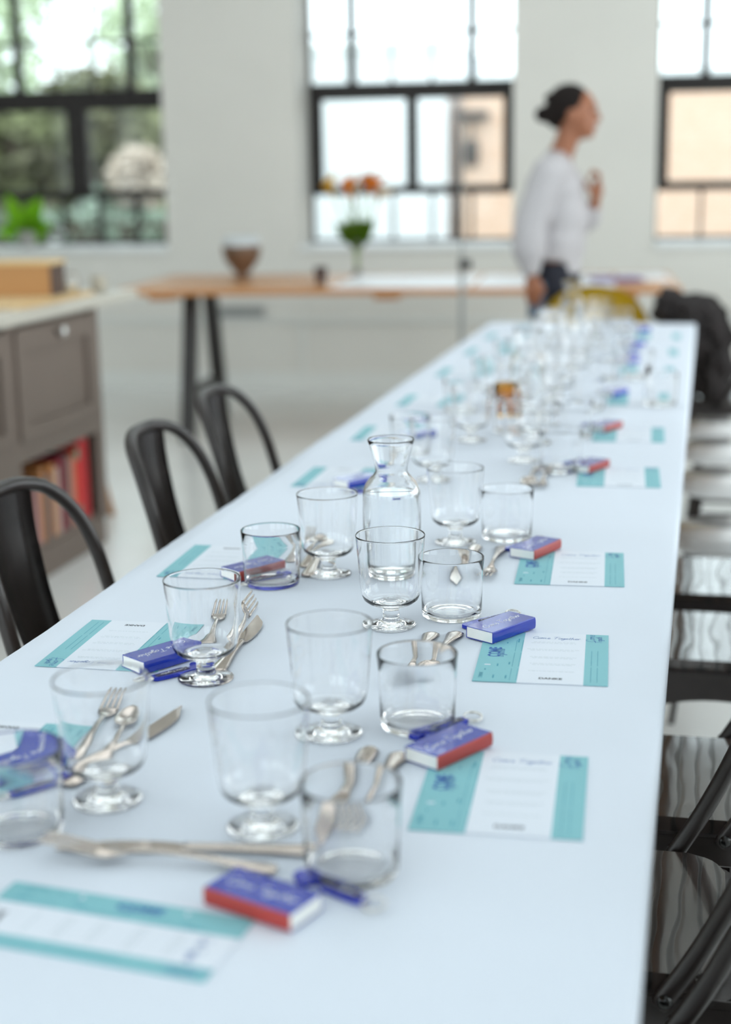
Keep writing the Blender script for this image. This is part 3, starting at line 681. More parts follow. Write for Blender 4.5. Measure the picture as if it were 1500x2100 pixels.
def spoon(label, x, y, rz, group):
    r = thing('spoon', label, 'spoon', (x, y, ZT), rz, group)
    bm = bmesh.new(); strip(bm, HANDLE, 0.0022); obj('handle', bm, 'steel', r)
    bm = bmesh.new(); t = bmesh.new(); rows = []
    for i in range(13):
        u = -1+2*i/12; row = []
        for j in range(9):
            v = -1+2*j/8; wid = math.sqrt(max(0.0, 1-u*u))*(1-0.14*u)
            X = 0.056+0.030*u; Y = 0.0145*wid*v; Z = 0.0012+0.0062*(u*u*0.8+(v*wid)**2*0.9)/(1.2)+0.0016*max(0, -u)
            row.append(t.verts.new((X, Y, Z)))
        rows.append(row)
    for a, b in zip(rows, rows[1:]):
        for j in range(8): t.faces.new((a[j], a[j+1], b[j+1], b[j]))
    bmesh.ops.remove_doubles(t, verts=t.verts, dist=1e-5)
    g = bmesh.ops.solidify(t, geom=t.faces[:], thickness=-0.0012)
    for f in t.faces: f.smooth = True
    merge(bm, t); obj('bowl', bm, 'steel', r); return r
def knife(label, x, y, rz, group):
    r = thing('knife', label, 'knife', (x, y, ZT), rz, group)
    bm = bmesh.new(); strip(bm, [(-0.108, 0.0060, 0.001), (-0.104, 0.0096, 0.001), (-0.090, 0.0100, 0.0012), (-0.060, 0.0074, 0.0018), (-0.025, 0.0052, 0.0024), (0.004, 0.0056, 0.0022)], 0.0042); obj('handle', bm, 'steel', r)
    bm = bmesh.new(); q = [(0.003, -0.0052), (0.010, -0.0085), (0.030, -0.0110), (0.060, -0.0112), (0.082, -0.0075), (0.098, 0.0000), (0.112, 0.0068), (0.096, 0.0072), (0.060, 0.0072), (0.020, 0.0066), (0.003, 0.0054)]
    prism(bm, [(p.x, p.y) for p in catmull([(a, b, 0) for a, b in q], 3, True)], 0.0022, 0.0036); obj('blade', bm, 'steel', r); return r
FK = [(-0.549, 1.660, 101, 'second fork on its side against the knife, right of the sharp left goblet'), (-0.580, 1.661, 102, 'fork seen through the sharp left goblet'), (-0.591, 1.312, 99, 'fork seen through the blurred left goblet'), (-0.420, 1.038, 184.5, 'fork lying crosswise at the front with its tines to the left'),
      (-0.311, 1.590, -90, 'fork beside the second right menu card, under the tumbler'), (-0.276, 1.208, -92, 'fork beside the nearest right menu card'), (-0.283, 2.030, -90, 'fork beside the third right menu card'),
      (-0.585, 2.075, 98, 'fork behind the left tumbler, beside the third left menu card'), (-0.275, 2.640, -90, 'blurred fork beside the fourth right menu card'), (-0.575, 2.720, 98, 'blurred fork left of the wide rimmed goblet')]
SP = [(-0.557, 1.290, 100, 'spoon right of the fork seen through the blurred left goblet'),
      (-0.287, 1.598, -93, 'spoon beside the fork under the second right tumbler'), (-0.560, 2.060, 98, 'spoon left of the carafe behind the left tumbler'), (-0.300, 2.655, -90, 'blurred spoon beside the fourth right menu card')]
KN = [(-0.531, 1.605, 93, 'knife with its blade showing right of the sharp left goblet'), (-0.541, 1.275, 79, 'knife with a brown reflecting blade right of the blurred left goblet'), (-0.405, 1.066, 189, 'knife lying crosswise at the front behind the fork'),
      (-0.303, 1.200, -90, 'knife beside the nearest right menu card, seen through the tumbler'), (-0.322, 2.010, -90, 'knife beside the third right menu card'), (-0.540, 2.020, 95, 'knife left of the carafe between two goblets')]
for fn, lst, grp in ((fork, FK, 'forks at the place settings'), (spoon, SP, 'spoons at the place settings'), (knife, KN, 'knives at the place settings')):
    p = None
    for x, y, a, l in lst[::-1]:
        if p is None: p = fn(l, x, y, rad(a), grp)
        else:
            q = dup(p, (x, y, ZT), rad(a), l, grp)
            if l.startswith('second fork'): q.rotation_euler = (rad(65), 0, rad(a)); q.location.z = ZT+0.011
            if l.startswith('fork lying crosswise'): q.rotation_euler = (0, rad(-3), rad(a)); q.location.z = ZT+0.005

# ------------------------------------------------------------------ chairs (facing +x in local space)
def rrect(hx, hy, r, n=6):
    out = []
    for cx, cy, a0 in ((hx-r, hy-r, 0), (-hx+r, hy-r, 90), (-hx+r, -hy+r, 180), (hx-r, -hy+r, 270)):
        for k in range(n+1): a = rad(a0+90*k/n); out.append((cx+r*math.cos(a), cy+r*math.sin(a)))
    return out
def make_chair(label, loc, rz, group):
    r = thing('metal_chair', label, 'chair', loc, rz, group)
    # wooden seat pad
    bm = bmesh.new(); prism(bm, rrect(0.155, 0.150, 0.045), 0.428, 0.450)
    bmesh.ops.bevel(bm, geom=[e for e in bm.edges if abs(e.verts[0].co.z-e.verts[1].co.z) < 1e-5], offset=0.004, segments=2, affect='EDGES')
    obj('seat', bm, 'seat_wood', r)
    # metal seat frame: skirt with an arched lower edge on each side
    bm = bmesh.new(); t = bmesh.new(); n = 14
    for (ax, ay, bx, by) in ((-0.165, -0.162, 0.165, -0.162), (0.165, -0.162, 0.165, 0.162), (0.165, 0.162, -0.165, 0.162), (-0.165, 0.162, -0.165, -0.162)):
        top, bot = [], []
        for k in range(n+1):
            s = k/n; x = ax+(bx-ax)*s; y = ay+(by-ay)*s; d = 0.095-0.045*math.sin(PI*s)**0.7
            top.append(t.verts.new((x, y, 0.430))); bot.append(t.verts.new((x*1.02, y*1.02, 0.430-d)))
        for k in range(n): t.faces.new((top[k], top[k+1], bot[k+1], bot[k]))
    bmesh.ops.remove_doubles(t, verts=t.verts, dist=1e-5); bmesh.ops.recalc_face_normals(t, faces=t.faces)
    bmesh.ops.solidify(t, geom=t.faces[:], thickness=0.003); merge(bm, t)
    prism(bm, rrect(0.166, 0.163, 0.03), 0.418, 0.4285)
    obj('seat_frame', bm, 'black_metal', r)
    for sx in (-1, 1):
        for sy in (-1, 1):
            bm = bmesh.new(); fx, fy = sx*(0.205 if sx > 0 else 0.225), sy*0.182; tx, ty = sx*0.150, sy*0.148
            t = bmesh.new(); w0, w1 = 0.030, 0.015
            ring = []
            for (px, py, pz, w) in ((tx, ty, 0.42, w0), (fx, fy, 0.0, w1)):
                ring.append([t.verts.new((px+dx*w, py+dy*w, pz)) for dx, dy in ((sx*0.5, sy*0.5), (-sx*0.9, sy*0.5), (-sx*0.9, sy*0.38), (sx*0.35, sy*0.35), (sx*0.38, -sy*0.9), (sx*0.5, -sy*0.9))])
            for k in range(6): t.faces.new((ring[0][k], ring[0][(k+1) % 6], ring[1][(k+1) % 6], ring[1][k]))
            t.faces.new(ring[0]); t.faces.new(ring[1][::-1]); bmesh.ops.recalc_face_normals(t, faces=t.faces); merge(bm, t)
            l = obj('leg', bm, 'black_metal', r)
            bm = bmesh.new(); lathe(bm, [(0, 0), (0.013, 0), (0.014, 0.010), (0, 0.012)], 12, T(fx-sx*0.003, fy-sy*0.003, 0)); obj('foot_cap', bm, 'lamp_black', l)
    # bent tube back
    pts = [(-0.085, -0.172, 0.425), (-0.128, -0.174, 0.50), (-0.172, -0.176, 0.60), (-0.204, -0.171, 0.71), (-0.230, -0.154, 0.775), (-0.260, -0.116, 0.820), (-0.280, -0.060, 0.836), (-0.285, 0, 0.838)]
    pts = pts + [(x, -y, z) for x, y, z in pts[-2::-1]]
    bm = bmesh.new(); tube(bm, catmull(pts, 5), 0.0115, 12); hb = obj('back_hoop', bm, 'black_metal', r)
    for sy in (-1, 1):
        bm = bmesh.new(); lathe(bm, [(0, 0), (0.008, 0), (0.0085, 0.003), (0.005, 0.006), (0, 0.007)], 12, T(-0.090, sy*0.183, 0.436) @ Rx(-sy*PI/2)); obj('bolt', bm, 'bolt_metal', hb)
    # splat
    bm = bmesh.new(); t = bmesh.new(); rows = []
    prof = catmull([(-0.165, 0.430, 0), (-0.203, 0.52, 0), (-0.248, 0.64, 0), (-0.275, 0.76, 0), (-0.284, 0.832, 0)], 5)
    for i, p in enumerate(prof):
        s = i/(len(prof)-1); hw_ = 0.056+0.026*s
        rows.append([t.verts.new((p.x-0.010*(1-v*v)*(1-0.6*s)+0.014*v*v, hw_*v, p.y)) for v in (-1, -0.6, -0.2, 0.2, 0.6, 1)])
    for a, b in zip(rows, rows[1:]):
        for k in range(5): t.faces.new((a[k], a[k+1], b[k+1], b[k]))
    bmesh.ops.solidify(t, geom=t.faces[:], thickness=0.002)
    for f in t.faces: f.smooth = True
    merge(bm, t); obj('backrest', bm, 'black_metal', r)
    return r
CH = 'black metal chairs around the table'
lc = [(-0.765, 2.015, 'black metal chair at the left edge, nearest the camera on the left side'), (-0.752, 2.585, 'black metal chair with a wide back strip, middle one on the left side'), (-0.785, 3.07, 'black metal chair farthest on the left side of the table')]
rc = [(-0.105, 1.622, 'black metal chair with a dark grained wooden seat, lowest full seat at the right'), (-0.038, 2.028, 'black metal chair with a greyish shining grained seat, second at the right'),
      (0.045, 2.700, 'third chair at the right, white shining seat over an arched black side'), (0.060, 3.130, 'chair at the right with a thin dark band under its bright seat'),

      (-0.015, 5.790, 'chair covered by the dark coat beyond the far table corner'), (-0.095, 1.215, 'black metal chair at the bottom right corner with only its edge in view')]
ch0 = None
for x, y, l in lc:
    if ch0 is None: ch0 = make_chair(l, (x, y, 0), 0, CH)
    else: dup(ch0, (x, y, 0), rad(rnd.uniform(-1, 1)), l, CH)
for x, y, l in rc: dup(ch0, (x, y, 0), rad(180), l, CH)

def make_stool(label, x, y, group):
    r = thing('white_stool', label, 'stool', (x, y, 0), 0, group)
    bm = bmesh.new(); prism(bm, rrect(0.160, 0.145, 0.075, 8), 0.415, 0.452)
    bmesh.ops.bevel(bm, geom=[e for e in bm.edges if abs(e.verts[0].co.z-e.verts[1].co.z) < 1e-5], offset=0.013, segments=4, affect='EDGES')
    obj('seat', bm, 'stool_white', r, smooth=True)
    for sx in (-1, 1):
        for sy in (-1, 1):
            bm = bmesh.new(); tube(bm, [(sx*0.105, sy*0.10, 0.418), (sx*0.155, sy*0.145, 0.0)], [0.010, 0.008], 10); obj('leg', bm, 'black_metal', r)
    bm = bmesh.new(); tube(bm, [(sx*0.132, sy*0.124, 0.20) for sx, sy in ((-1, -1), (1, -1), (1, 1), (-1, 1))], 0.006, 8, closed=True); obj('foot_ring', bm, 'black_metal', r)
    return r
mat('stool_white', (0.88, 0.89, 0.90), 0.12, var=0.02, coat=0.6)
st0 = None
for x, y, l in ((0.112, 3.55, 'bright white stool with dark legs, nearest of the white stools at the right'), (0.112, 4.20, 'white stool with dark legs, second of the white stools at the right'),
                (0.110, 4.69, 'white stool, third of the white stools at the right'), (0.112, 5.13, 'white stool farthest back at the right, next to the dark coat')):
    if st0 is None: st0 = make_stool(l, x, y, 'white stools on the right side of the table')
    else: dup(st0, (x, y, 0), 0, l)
# coat thrown over the far chair
def lump(parts, seed, amp, sub=4, rad_noise=9):
    bm = bmesh.new()
    for c, rr in parts:
        t = bmesh.new(); bmesh.ops.create_icosphere(t, subdivisions=sub, radius=1.0)
        for v in t.verts:
            n = noise.fractal(v.co*2.2+Vector((seed, 0, 0)), 0.6, 2.1, 5)
            v.co = Vector((v.co.x*rr[0], v.co.y*rr[1], v.co.z*rr[2]))*(1+amp*n)
        merge(bm, t, T(*c))
    return bm
r = thing('dark_coat', 'dark fuzzy coat heaped over the chair beyond the far right table corner', 'coat', (-0.055, 5.76, 0.452))
bm = lump([((0.05, 0.0, 0.22), (0.11, 0.17, 0.15)), ((0.02, 0.0, 0.09), (0.11, 0.17, 0.09)), ((0.10, -0.02, 0.10), (0.07, 0.17, 0.16)), ((-0.075, 0.02, 0.33), (0.065, 0.10, 0.075)), ((0.02, 0.0, 0.30), (0.09, 0.14, 0.08))], 3, 0.35)
o = obj('coat_cloth', bm, 'coat_fabric', r, smooth=True); md = o.modifiers.new('r', 'REMESH'); md.mode = 'VOXEL'; md.voxel_size = 0.009; md.use_smooth_shade = True

# yellow shell chair at the table end (faces the camera)
r = thing('yellow_chair', 'mustard yellow shell chair behind the far end of the table', 'chair', (-0.425, 5.69, 0), rad(-90))
def shell():
    bm = bmesh.new(); rows = []
    prof = catmull([(0.20, 0.43, 0), (0.05, 0.415, 0), (-0.10, 0.43, 0), (-0.17, 0.50, 0), (-0.20, 0.62, 0), (-0.225, 0.76, 0), (-0.24, 0.862, 0)], 5)
    n = len(prof)
    for i, p in enumerate(prof):
        s = i/(n-1); hw_ = 0.24*min(1.0, math.sqrt(max(0, 1-max(0, (s-0.62)/0.385)**2.0)))*min(1, 0.85+s*0.6)
        rows.append([bm.verts.new((p.x+0.04*(v*v)*(1 if s > 0.4 else 0), hw_*v, p.y+0.03*v*v*(1 if s < 0.4 else 0))) for v in [k/6-1 for k in range(13)]])
    for a, b in zip(rows, rows[1:]):
        for k in range(12): bm.faces.new((a[k], a[k+1], b[k+1], b[k]))
    bmesh.ops.solidify(bm, geom=bm.faces[:], thickness=0.008)
    return bm
obj('seat_shell', shell(), 'yellow_shell', r, smooth=True)
for sx in (-1, 1):
    for sy in (-1, 1):
        bm = bmesh.new(); tube(bm, [(sx*0.10, sy*0.10, 0.42), (sx*0.19, sy*0.19, 0.0)], [0.014, 0.009], 8); obj('leg', bm, 'trestle_wood', r)

# ------------------------------------------------------------------ trestle table by the window wall
TA = rad(4.6); c_, s_ = math.cos(TA), math.sin(TA)
tr = thing('trestle_table', 'long wooden trestle table with black legs below the windows', 'table', (-1.50, 7.37, 0), TA)
TL = 1.36; TD = 0.55; TT = 0.78
bm = bmesh.new(); box(bm, -TL, TL, -TD, TD, TT-0.030, TT, bev=0.004); obj('tabletop', bm, 'trestle_wood', tr)
for x in (-1.13, -0.02, 1.10):
    bm = bmesh.new(); box(bm, x-0.06, x+0.06, -TD+0.04, TD-0.04, TT-0.056, TT-0.030, bev=0.004); obj('batten', bm, 'trestle_wood', tr)
for x in (-1.06, 0.95):
    for s in (-1, 1):
        bm = bmesh.new(); M = Matrix.Shear('XY', 4, (0, 0))
        t = bmesh.new(); w = 0.035
        vs = []
        for (yy, zz) in ((s*0.19, TT-0.056), (s*0.37, 0.0)):
            for dx, dy in ((-w, -0.03), (w, -0.03), (w, 0.03), (-w, 0.03)): vs.append(t.verts.new((x+dx, yy+dy, zz)))
        for f in [(0,1,2,3),(7,6,5,4),(0,4,5,1),(1,5,6,2),(2,6,7,3),(3,7,4,0)]: t.faces.new([vs[i] for i in f])
        bmesh.ops.recalc_face_normals(t, faces=t.faces); merge(bm, t); obj('leg', bm, 'lamp_black', tr)
    bm = bmesh.new(); box(bm, x-0.02, x+0.02, -0.30, 0.30, 0.22, 0.26); obj('cross_bar', bm, 'lamp_black', tr)
def on_tr(x, y): return (x, y, TT)
r = thing('clay_goblet_pot', 'brown streaked goblet shaped pot with a pale rim on the trestle table', 'pot', on_tr(-2.37, 7.42))
bm = bmesh.new(); lathe(bm, [(0, 0), (0.045, 0), (0.048, 0.012), (0.032, 0.030), (0.052, 0.055), (0.088, 0.100), (0.101, 0.145), (0.102, 0.178), (0.098, 0.178), (0.090, 0.14), (0.070, 0.10), (0, 0.075)], 40); obj('pot_body', bm, 'pot_clay', r)
bm = bmesh.new(); lathe(bm, [(0.1025, 0.178), (0.098, 0.205), (0.086, 0.225), (0.080, 0.222), (0.088, 0.20), (0.094, 0.178)], 40); obj('pale_rim', bm, 'pot_rim', r)
r = thing('small_brown_cup', 'small dark brown cup on the trestle table left of the vase', 'cup', on_tr(-1.865, 7.12))
bm = bmesh.new(); lathe(bm, [(0, 0), (0.026, 0), (0.028, 0.008), (0.022, 0.02), (0.032, 0.05), (0.034, 0.085), (0.031, 0.085), (0.028, 0.05), (0, 0.02)], 28); obj('cup_body', bm, 'cup_brown', r)
# vase with calla lilies
r = thing('flower_vase', 'slim clear glass vase of water on the trestle table holding the lilies', 'vase', on_tr(-1.82, 7.72))
bm = bmesh.new(); lathe(bm, [(0, 0), (0.030, 0), (0.032, 0.004), (0.020, 0.012), (0.016, 0.05), (0.022, 0.13), (0.032, 0.19), (0.030, 0.19), (0.0195, 0.13), (0.0135, 0.05), (0.014, 0.02), (0, 0.016)], 28); obj('vase_glass', bm, GLASS, r)
bq = thing('flower_bunch', 'bunch of orange and yellow calla lilies with green leaves in the vase', 'flowers', (-1.82, 7.72, TT+0.02))
rg = random.Random(4)
heads = [(-0.115, 0.0, 0.40, 'petal_yellow', -25), (0.085, -0.02, 0.41, 'petal_orange', 18), (-0.02, 0.04, 0.37, 'petal_cream', -8), (0.035, 0.05, 0.42, 'petal_orange', 6), (0.10, 0.05, 0.36, 'petal_cream', 25), (-0.04, -0.03, 0.40, 'petal_orange', 0)]
for hx, hy, hz, pm, tilt in heads:
    bm = bmesh.new(); tube(bm, catmull([(hx*0.02, hy*0.02, 0.0), (hx*0.15, hy*0.15, 0.14), (hx*0.6, hy*0.6, hz*0.68), (hx, hy, hz)], 4), 0.0045, 6); st = obj('flower_stem', bm, 'stem', bq)
    bm = bmesh.new(); t = bmesh.new(); rows = []
    for i in range(7):
        s = i/6; row = []
        for k in range(13):
            a = 2*PI*k/13; rr = 0.006+0.044*s**1.6*(1+0.25*math.cos(a)*s); row.append(t.verts.new((rr*math.cos(a), rr*math.sin(a), 0.10*s+0.02*s*s*math.cos(a))))
        rows.append(row)
    for a, b in zip(rows, rows[1:]):
        for k in range(13): t.faces.new((a[k], a[(k+1) % 13], b[(k+1) % 13], b[k]))
    bmesh.ops.solidify(t, geom=t.faces[:], thickness=0.0015)
    merge(bm, t, T(hx, hy, hz-0.01) @ Ry(rad(tilt))); obj('flower_petals', bm, pm, bq, smooth=True)
def leaf(bm, base, tip, w, bend=0.02):
    b, e = Vector(base), Vector(tip); d = e-b; s = d.cross(Vector((0, 1, 0.2))).normalized(); pr = None
    for i in range(9):
        t_ = i/8; p = b+d*t_+Vector((0, 0, -bend*t_*t_)); ww = w*math.sin(PI*min(1, 0.06+t_*0.94))**0.8+0.001
        a, m_, c = bm.verts.new(p-s*ww), bm.verts.new(p+Vector((0, 0.2*ww, -0.15*ww))), bm.verts.new(p+s*ww)
        if pr: bm.faces.new((pr[0], pr[1], m_, a)); bm.faces.new((pr[1], pr[2], c, m_))
        pr = (a, m_, c)
for k in range(11):
    a = -1+2*k/10; bm = bmesh.new(); leaf(bm, (a*0.012, rg.uniform(-.006, .006), 0.13), (a*0.105, rg.uniform(-.05, .05), 0.29+rg.uniform(-0.03, 0.02)), 0.030); bmesh.ops.solidify(bm, geom=bm.faces[:], thickness=0.001); obj('leaf', bm, 'leaf', bq)
# papers on the trestle table
def sheet(label, x, y, rz, w, h, th=0.002, m='sheet_paper', z=TT):
    bm = bmesh.new(); box(bm, -w/2, w/2, -h/2, h/2, 0, th); o = obj('paper_sheet', bm, m, loc=(x, y, z), rotz=rz); return tag(o, label, 'paper', 'papers on the trestle table')
sheet('large white paper sheet on the trestle table below the middle window, left part', -1.45, 7.30, TA, 0.66, 0.92)
sheet('large white paper sheet on the trestle table left of the person', -0.77, 7.36, TA, 0.66, 0.92)
sheet('white papers on the right end of the trestle table', -0.31, 7.62, TA+0.06, 0.24, 0.50, 0.004)
bm = bmesh.new(); box(bm, -0.12, 0.12, -0.09, 0.09, 0, 0.012); tag(obj('purple_booklet', bm, 'purple_cover', loc=(-0.43, 7.34, TT+0.0052), rotz=0.3), 'small purple booklet on the papers at the right end of the trestle table', 'booklet')

# light stand: thin pole with clamp in front of the middle window
r = thing('light_stand', 'thin black light stand standing in front of the trestle table', 'stand', (-1.075, 6.62, 0))
bm = bmesh.new(); tube(bm, [(0, 0, 0.25), (0, 0, 0.95)], 0.012, 10); tube(bm, [(0, 0, 0.95), (0, 0, 1.54)], 0.005, 8); obj('pole', bm, 'grey_plastic', r)
bm = bmesh.new(); box(bm, -0.012, 0.045, -0.02, 0.02, 0.885, 0.925, bev=0.004); obj('clamp', bm, 'lamp_black', r)
for k in range(3):
    a = 2*PI*k/3+0.4; bm = bmesh.new(); tube(bm, [(0, 0, 0.36), (math.cos(a)*0.26, math.sin(a)*0.26, 0.008)], 0.008, 8); obj('leg', bm, 'lamp_black', r)

# ------------------------------------------------------------------ grey cabinet on the left
cb = thing('grey_cabinet', 'grey brown panelled cabinet with an open bookshelf on the left', 'cabinet', (-2.11, 4.55, 0))
y0, y1, D = -2.0, 0.345, -0.62
bm = bmesh.new()
box(bm, D, -0.02, y1-0.03, y1, 0.0, 0.865, bev=0.003)
box(bm, D, -0.02, y0, y0+0.03, 0.0, 0.865); box(bm, D, D+0.02, y0, y1, 0.0, 0.865)
box(bm, D, -0.02, y0, y1, 0.09, 0.12); box(bm, D, -0.02, y0, y1, 0.455, 0.485); box(bm, D, -0.02, y0, y1, 0.84, 0.865)
for yy in (-0.35, -1.05): box(bm, D, -0.02, yy-0.02, yy+0.02, 0.09, 0.865)
box(bm, -0.04, -0.012, y0, y1, 0.0, 0.10, bev=0.003)
box(bm, -0.022, 0.0, y1-0.06, y1, 0.10, 0.865); box(bm, -0.022, 0.0, -0.38, -0.32, 0.10, 0.865)
box(bm, -0.0215, 0.0008, y0+0.001, y1-0.001, 0.42, 0.49)
box(bm, -0.022, 0.0, y0, -0.38, 0.10, 0.42)
obj('carcass', bm, 'cabinet_paint', cb)
for (a, b) in ((-0.315, y1-0.065), (-1.03, -0.385), (-1.74, -1.06)):
    bm = bmesh.new(); f = 0.055
    a -= 0.006; b += 0.006; box(bm, -0.012, -0.004, a, b, 0.485, 0.845)
    box(bm, -0.006, 0.010, a, a+f, 0.488, 0.845, bev=0.003); box(bm, -0.006, 0.010, b-f, b, 0.488, 0.845, bev=0.003); box(bm, -0.0055, 0.0092, a+f-0.002, b-f+0.002, 0.4885, 0.495+f*0.7); box(bm, -0.0055, 0.0092, a+f-0.002, b-f+0.002, 0.775, 0.8445)
    d = obj('drawer_front', bm, 'cabinet_paint', cb)
    bm = bmesh.new(); lathe(bm, [(0, 0), (0.010, 0), (0.008, 0.012), (0.018, 0.022), (0.018, 0.030), (0, 0.036)], 20, T(0.010, (a+b)/2, 0.812) @ Ry(PI/2)); obj('knob', bm, 'ring_metal', d)
bm = bmesh.new(); box(bm, D-0.02, 0.035, y0-0.05, y1+0.31, 0.866, 0.900, bev=0.004); obj('worktop', bm, 'counter_top', cb)
# books in the open shelf (spines towards the room)
books = [(4.770, 0.034, 0.29, (0.50, 0.012, 0.018), 'dark red book, farthest on the cabinet shelf'), (4.732, 0.036, 0.30, (0.62, 0.010, 0.020), 'tall crimson book beside the dark red one'), (4.694, 0.036, 0.27, (0.75, 0.03, 0.015), 'bright red book with green bands above and below'),
         (4.660, 0.022, 0.25, (0.62, 0.22, 0.10), 'thin orange book left of the bright red one'), (4.634, 0.024, 0.24, (0.60, 0.30, 0.26), 'salmon pink book on the cabinet shelf'), (4.600, 0.036, 0.27, (0.05, 0.015, 0.015), 'almost black brown book in the middle of the shelf'),
         (4.560, 0.036, 0.26, (0.30, 0.03, 0.05), 'maroon book beside the almost black one'), (4.522, 0.030, 0.23, (0.50, 0.42, 0.36), 'beige book on the cabinet shelf'), (4.488, 0.030, 0.25, (0.66, 0.26, 0.08), 'orange brown book near the middle upright'),
         (4.450, 0.036, 0.22, (0.10, 0.11, 0.13), 'dark grey book on the cabinet shelf'), (4.408, 0.036, 0.25, (0.48, 0.20, 0.07), 'brown book on the cabinet shelf'), (4.368, 0.030, 0.20, (0.55, 0.30, 0.28), 'dusty pink book nearest the camera on the shelf')]
for i, (yy, w, h, colr, l) in enumerate(books):
    mn = 'book_cover_%d' % i; mat(mn, colr, 0.45, var=0.08)
    r = thing('shelf_book', l, 'book', (-2.20, yy, 0.1205), 0, 'books on the cabinet shelf')
    bm = bmesh.new(); box(bm, -0.07, 0.07, -w/2+0.001, w/2-0.001, 0, h, bev=0.002)
    obj('cover', bm, mn, r)
    bm = bmesh.new(); box(bm, -0.0715, -0.0702, -w/2+0.004, w/2-0.004, 0.004, h-0.004); obj('pages', bm, 'box_white', r)
    if i == 2:
        mat('green_label', (0.02, 0.30, 0.20), 0.5); bm = bmesh.new(); box(bm, 0.0702, 0.0712, -w/2+0.002, w/2-0.002, 0.225, h-0.004); box(bm, 0.0702, 0.0712, -w/2+0.002, w/2-0.002, 0.01, 0.06); obj('spine_label', bm, 'green_label', r)
# things on the cabinet
bm = bmesh.new(); prism(bm, rrect(0.19, 0.31, 0.03), 0, 0.012); tag(obj('cutting_board', bm, 'cutting_board_wood', loc=(-2.33, 4.66, 0.9005)), 'pale wooden board lying on the cabinet under the box', 'cutting board')
r = thing('wooden_box', 'orange brown wooden box with dark ends and a pale lid on the cabinet', 'box', (-2.315, 4.78, 0.913), rad(6))
bm = bmesh.new(); box(bm, -0.105, 0.105, -0.065, 0.065, 0, 0.105, bev=0.004); obj('box_body', bm, 'crate_wood', r)
for q in (-0.115, 0.105): bm = bmesh.new(); box(bm, q, q+0.010, -0.067, 0.067, 0, 0.105, bev=0.003); obj('end_panel', bm, 'crate_side', r)
bm = bmesh.new(); box(bm, -0.118, 0.118, -0.07, 0.07, 0.105, 0.120, bev=0.005); obj('lid', bm, 'crate_lid', r)
r = thing('clear_jar', 'small clear glass jar right of the wooden box on the cabinet', 'jar', (-2.20, 4.90, 0.901))
bm = bmesh.new(); lathe(bm, [(0, 0), (0.02, 0), (0.022, 0.003), (0.022, 0.06), (0.017, 0.072), (0.017, 0.08), (0.0155, 0.08), (0.0155, 0.071), (0.020, 0.058), (0.020, 0.005), (0, 0.005)], 24); obj('jar_glass', bm, GLASS, r)
r = thing('beige_tin', 'small beige tin at the far end of the cabinet top', 'tin', (-2.185, 5.10, 0.901))
mat('beige_tin_paint', (0.52, 0.47, 0.38), 0.5); bm = bmesh.new(); lathe(bm, [(0, 0), (0.028, 0), (0.028, 0.045), (0, 0.045)], 24); obj('tin_body', bm, 'beige_tin_paint', r)
bm = bmesh.new(); lathe(bm, [(0, 0.045), (0.029, 0.045), (0.029, 0.055), (0, 0.056)], 24); obj('tin_lid', bm, 'beige_tin_paint', r)
# wooden stool behind the cabinet, one leg peeking out
r = thing('wooden_stool', 'low wooden stool behind the cabinet with one brown leg peeking out', 'stool', (-2.405, 5.17, 0))
bm = bmesh.new(); lathe(bm, [(0, 0.40), (0.15, 0.40), (0.155, 0.41), (0.15, 0.425), (0, 0.425)], 28); obj('seat', bm, 'trestle_wood', r)
for k in range(4):
    a = PI/4+k*PI/2; bm = bmesh.new(); tube(bm, [(math.cos(a)*0.10, math.sin(a)*0.10, 0.40), (math.cos(a)*0.19, math.sin(a)*0.19, 0)], 0.014, 10); obj('leg', bm, 'trestle_wood', r)
# wall vent under the trestle table
bm = bmesh.new(); box(bm, -0.455, -0.16, -0.03, -0.0205, 0.455, 0.52, MW, bev=0.003)
for k in range(5): box(bm, -0.44, -0.175, -0.034, -0.03, 0.463+k*0.011, 0.468+k*0.011, MW)
o = obj('wall_vent', bm, 'grey_plastic'); tag(o, 'small grey vent on the white wall below the trestle table', 'vent')

# potted plant and jar on the left window sill
pp = MW @ Vector((-1.75, 0.16, SILL+0.031))
r = thing('potted_plant', 'bright green leafy plant in a pot on the left window sill', 'plant', pp)
bm = bmesh.new(); lathe(bm, [(0, 0), (0.05, 0), (0.065, 0.09), (0.068, 0.10), (0.060, 0.10), (0.055, 0.085), (0, 0.085)], 28); obj('pot', bm, 'terracotta', r)
for k in range(24):
    a = rg.uniform(0, 2*PI); d = rg.uniform(0.08, 0.22); bm = bmesh.new(); leaf(bm, (0, 0, 0.085), (math.cos(a)*d, math.sin(a)*d*0.7, 0.10+rg.uniform(0.0, 0.30)), 0.045, 0.05); bmesh.ops.solidify(bm, geom=bm.faces[:], thickness=0.0012); obj('leaf', bm, 'house_leaf', r, smooth=True)
pj = MW @ Vector((-1.56, 0.16, SILL+0.031))
bm = bmesh.new(); lathe(bm, [(0, 0), (0.03, 0), (0.052, 0.03), (0.058, 0.06), (0.05, 0.095), (0.028, 0.115), (0.028, 0.13), (0.026, 0.13), (0.026, 0.114), (0.048, 0.093), (0.055, 0.06), (0.049, 0.032), (0, 0.006)], 32)
tag(obj('round_glass_jar', bm, GLASS, loc=pj), 'round clear glass jar beside the plant on the left window sill', 'jar')

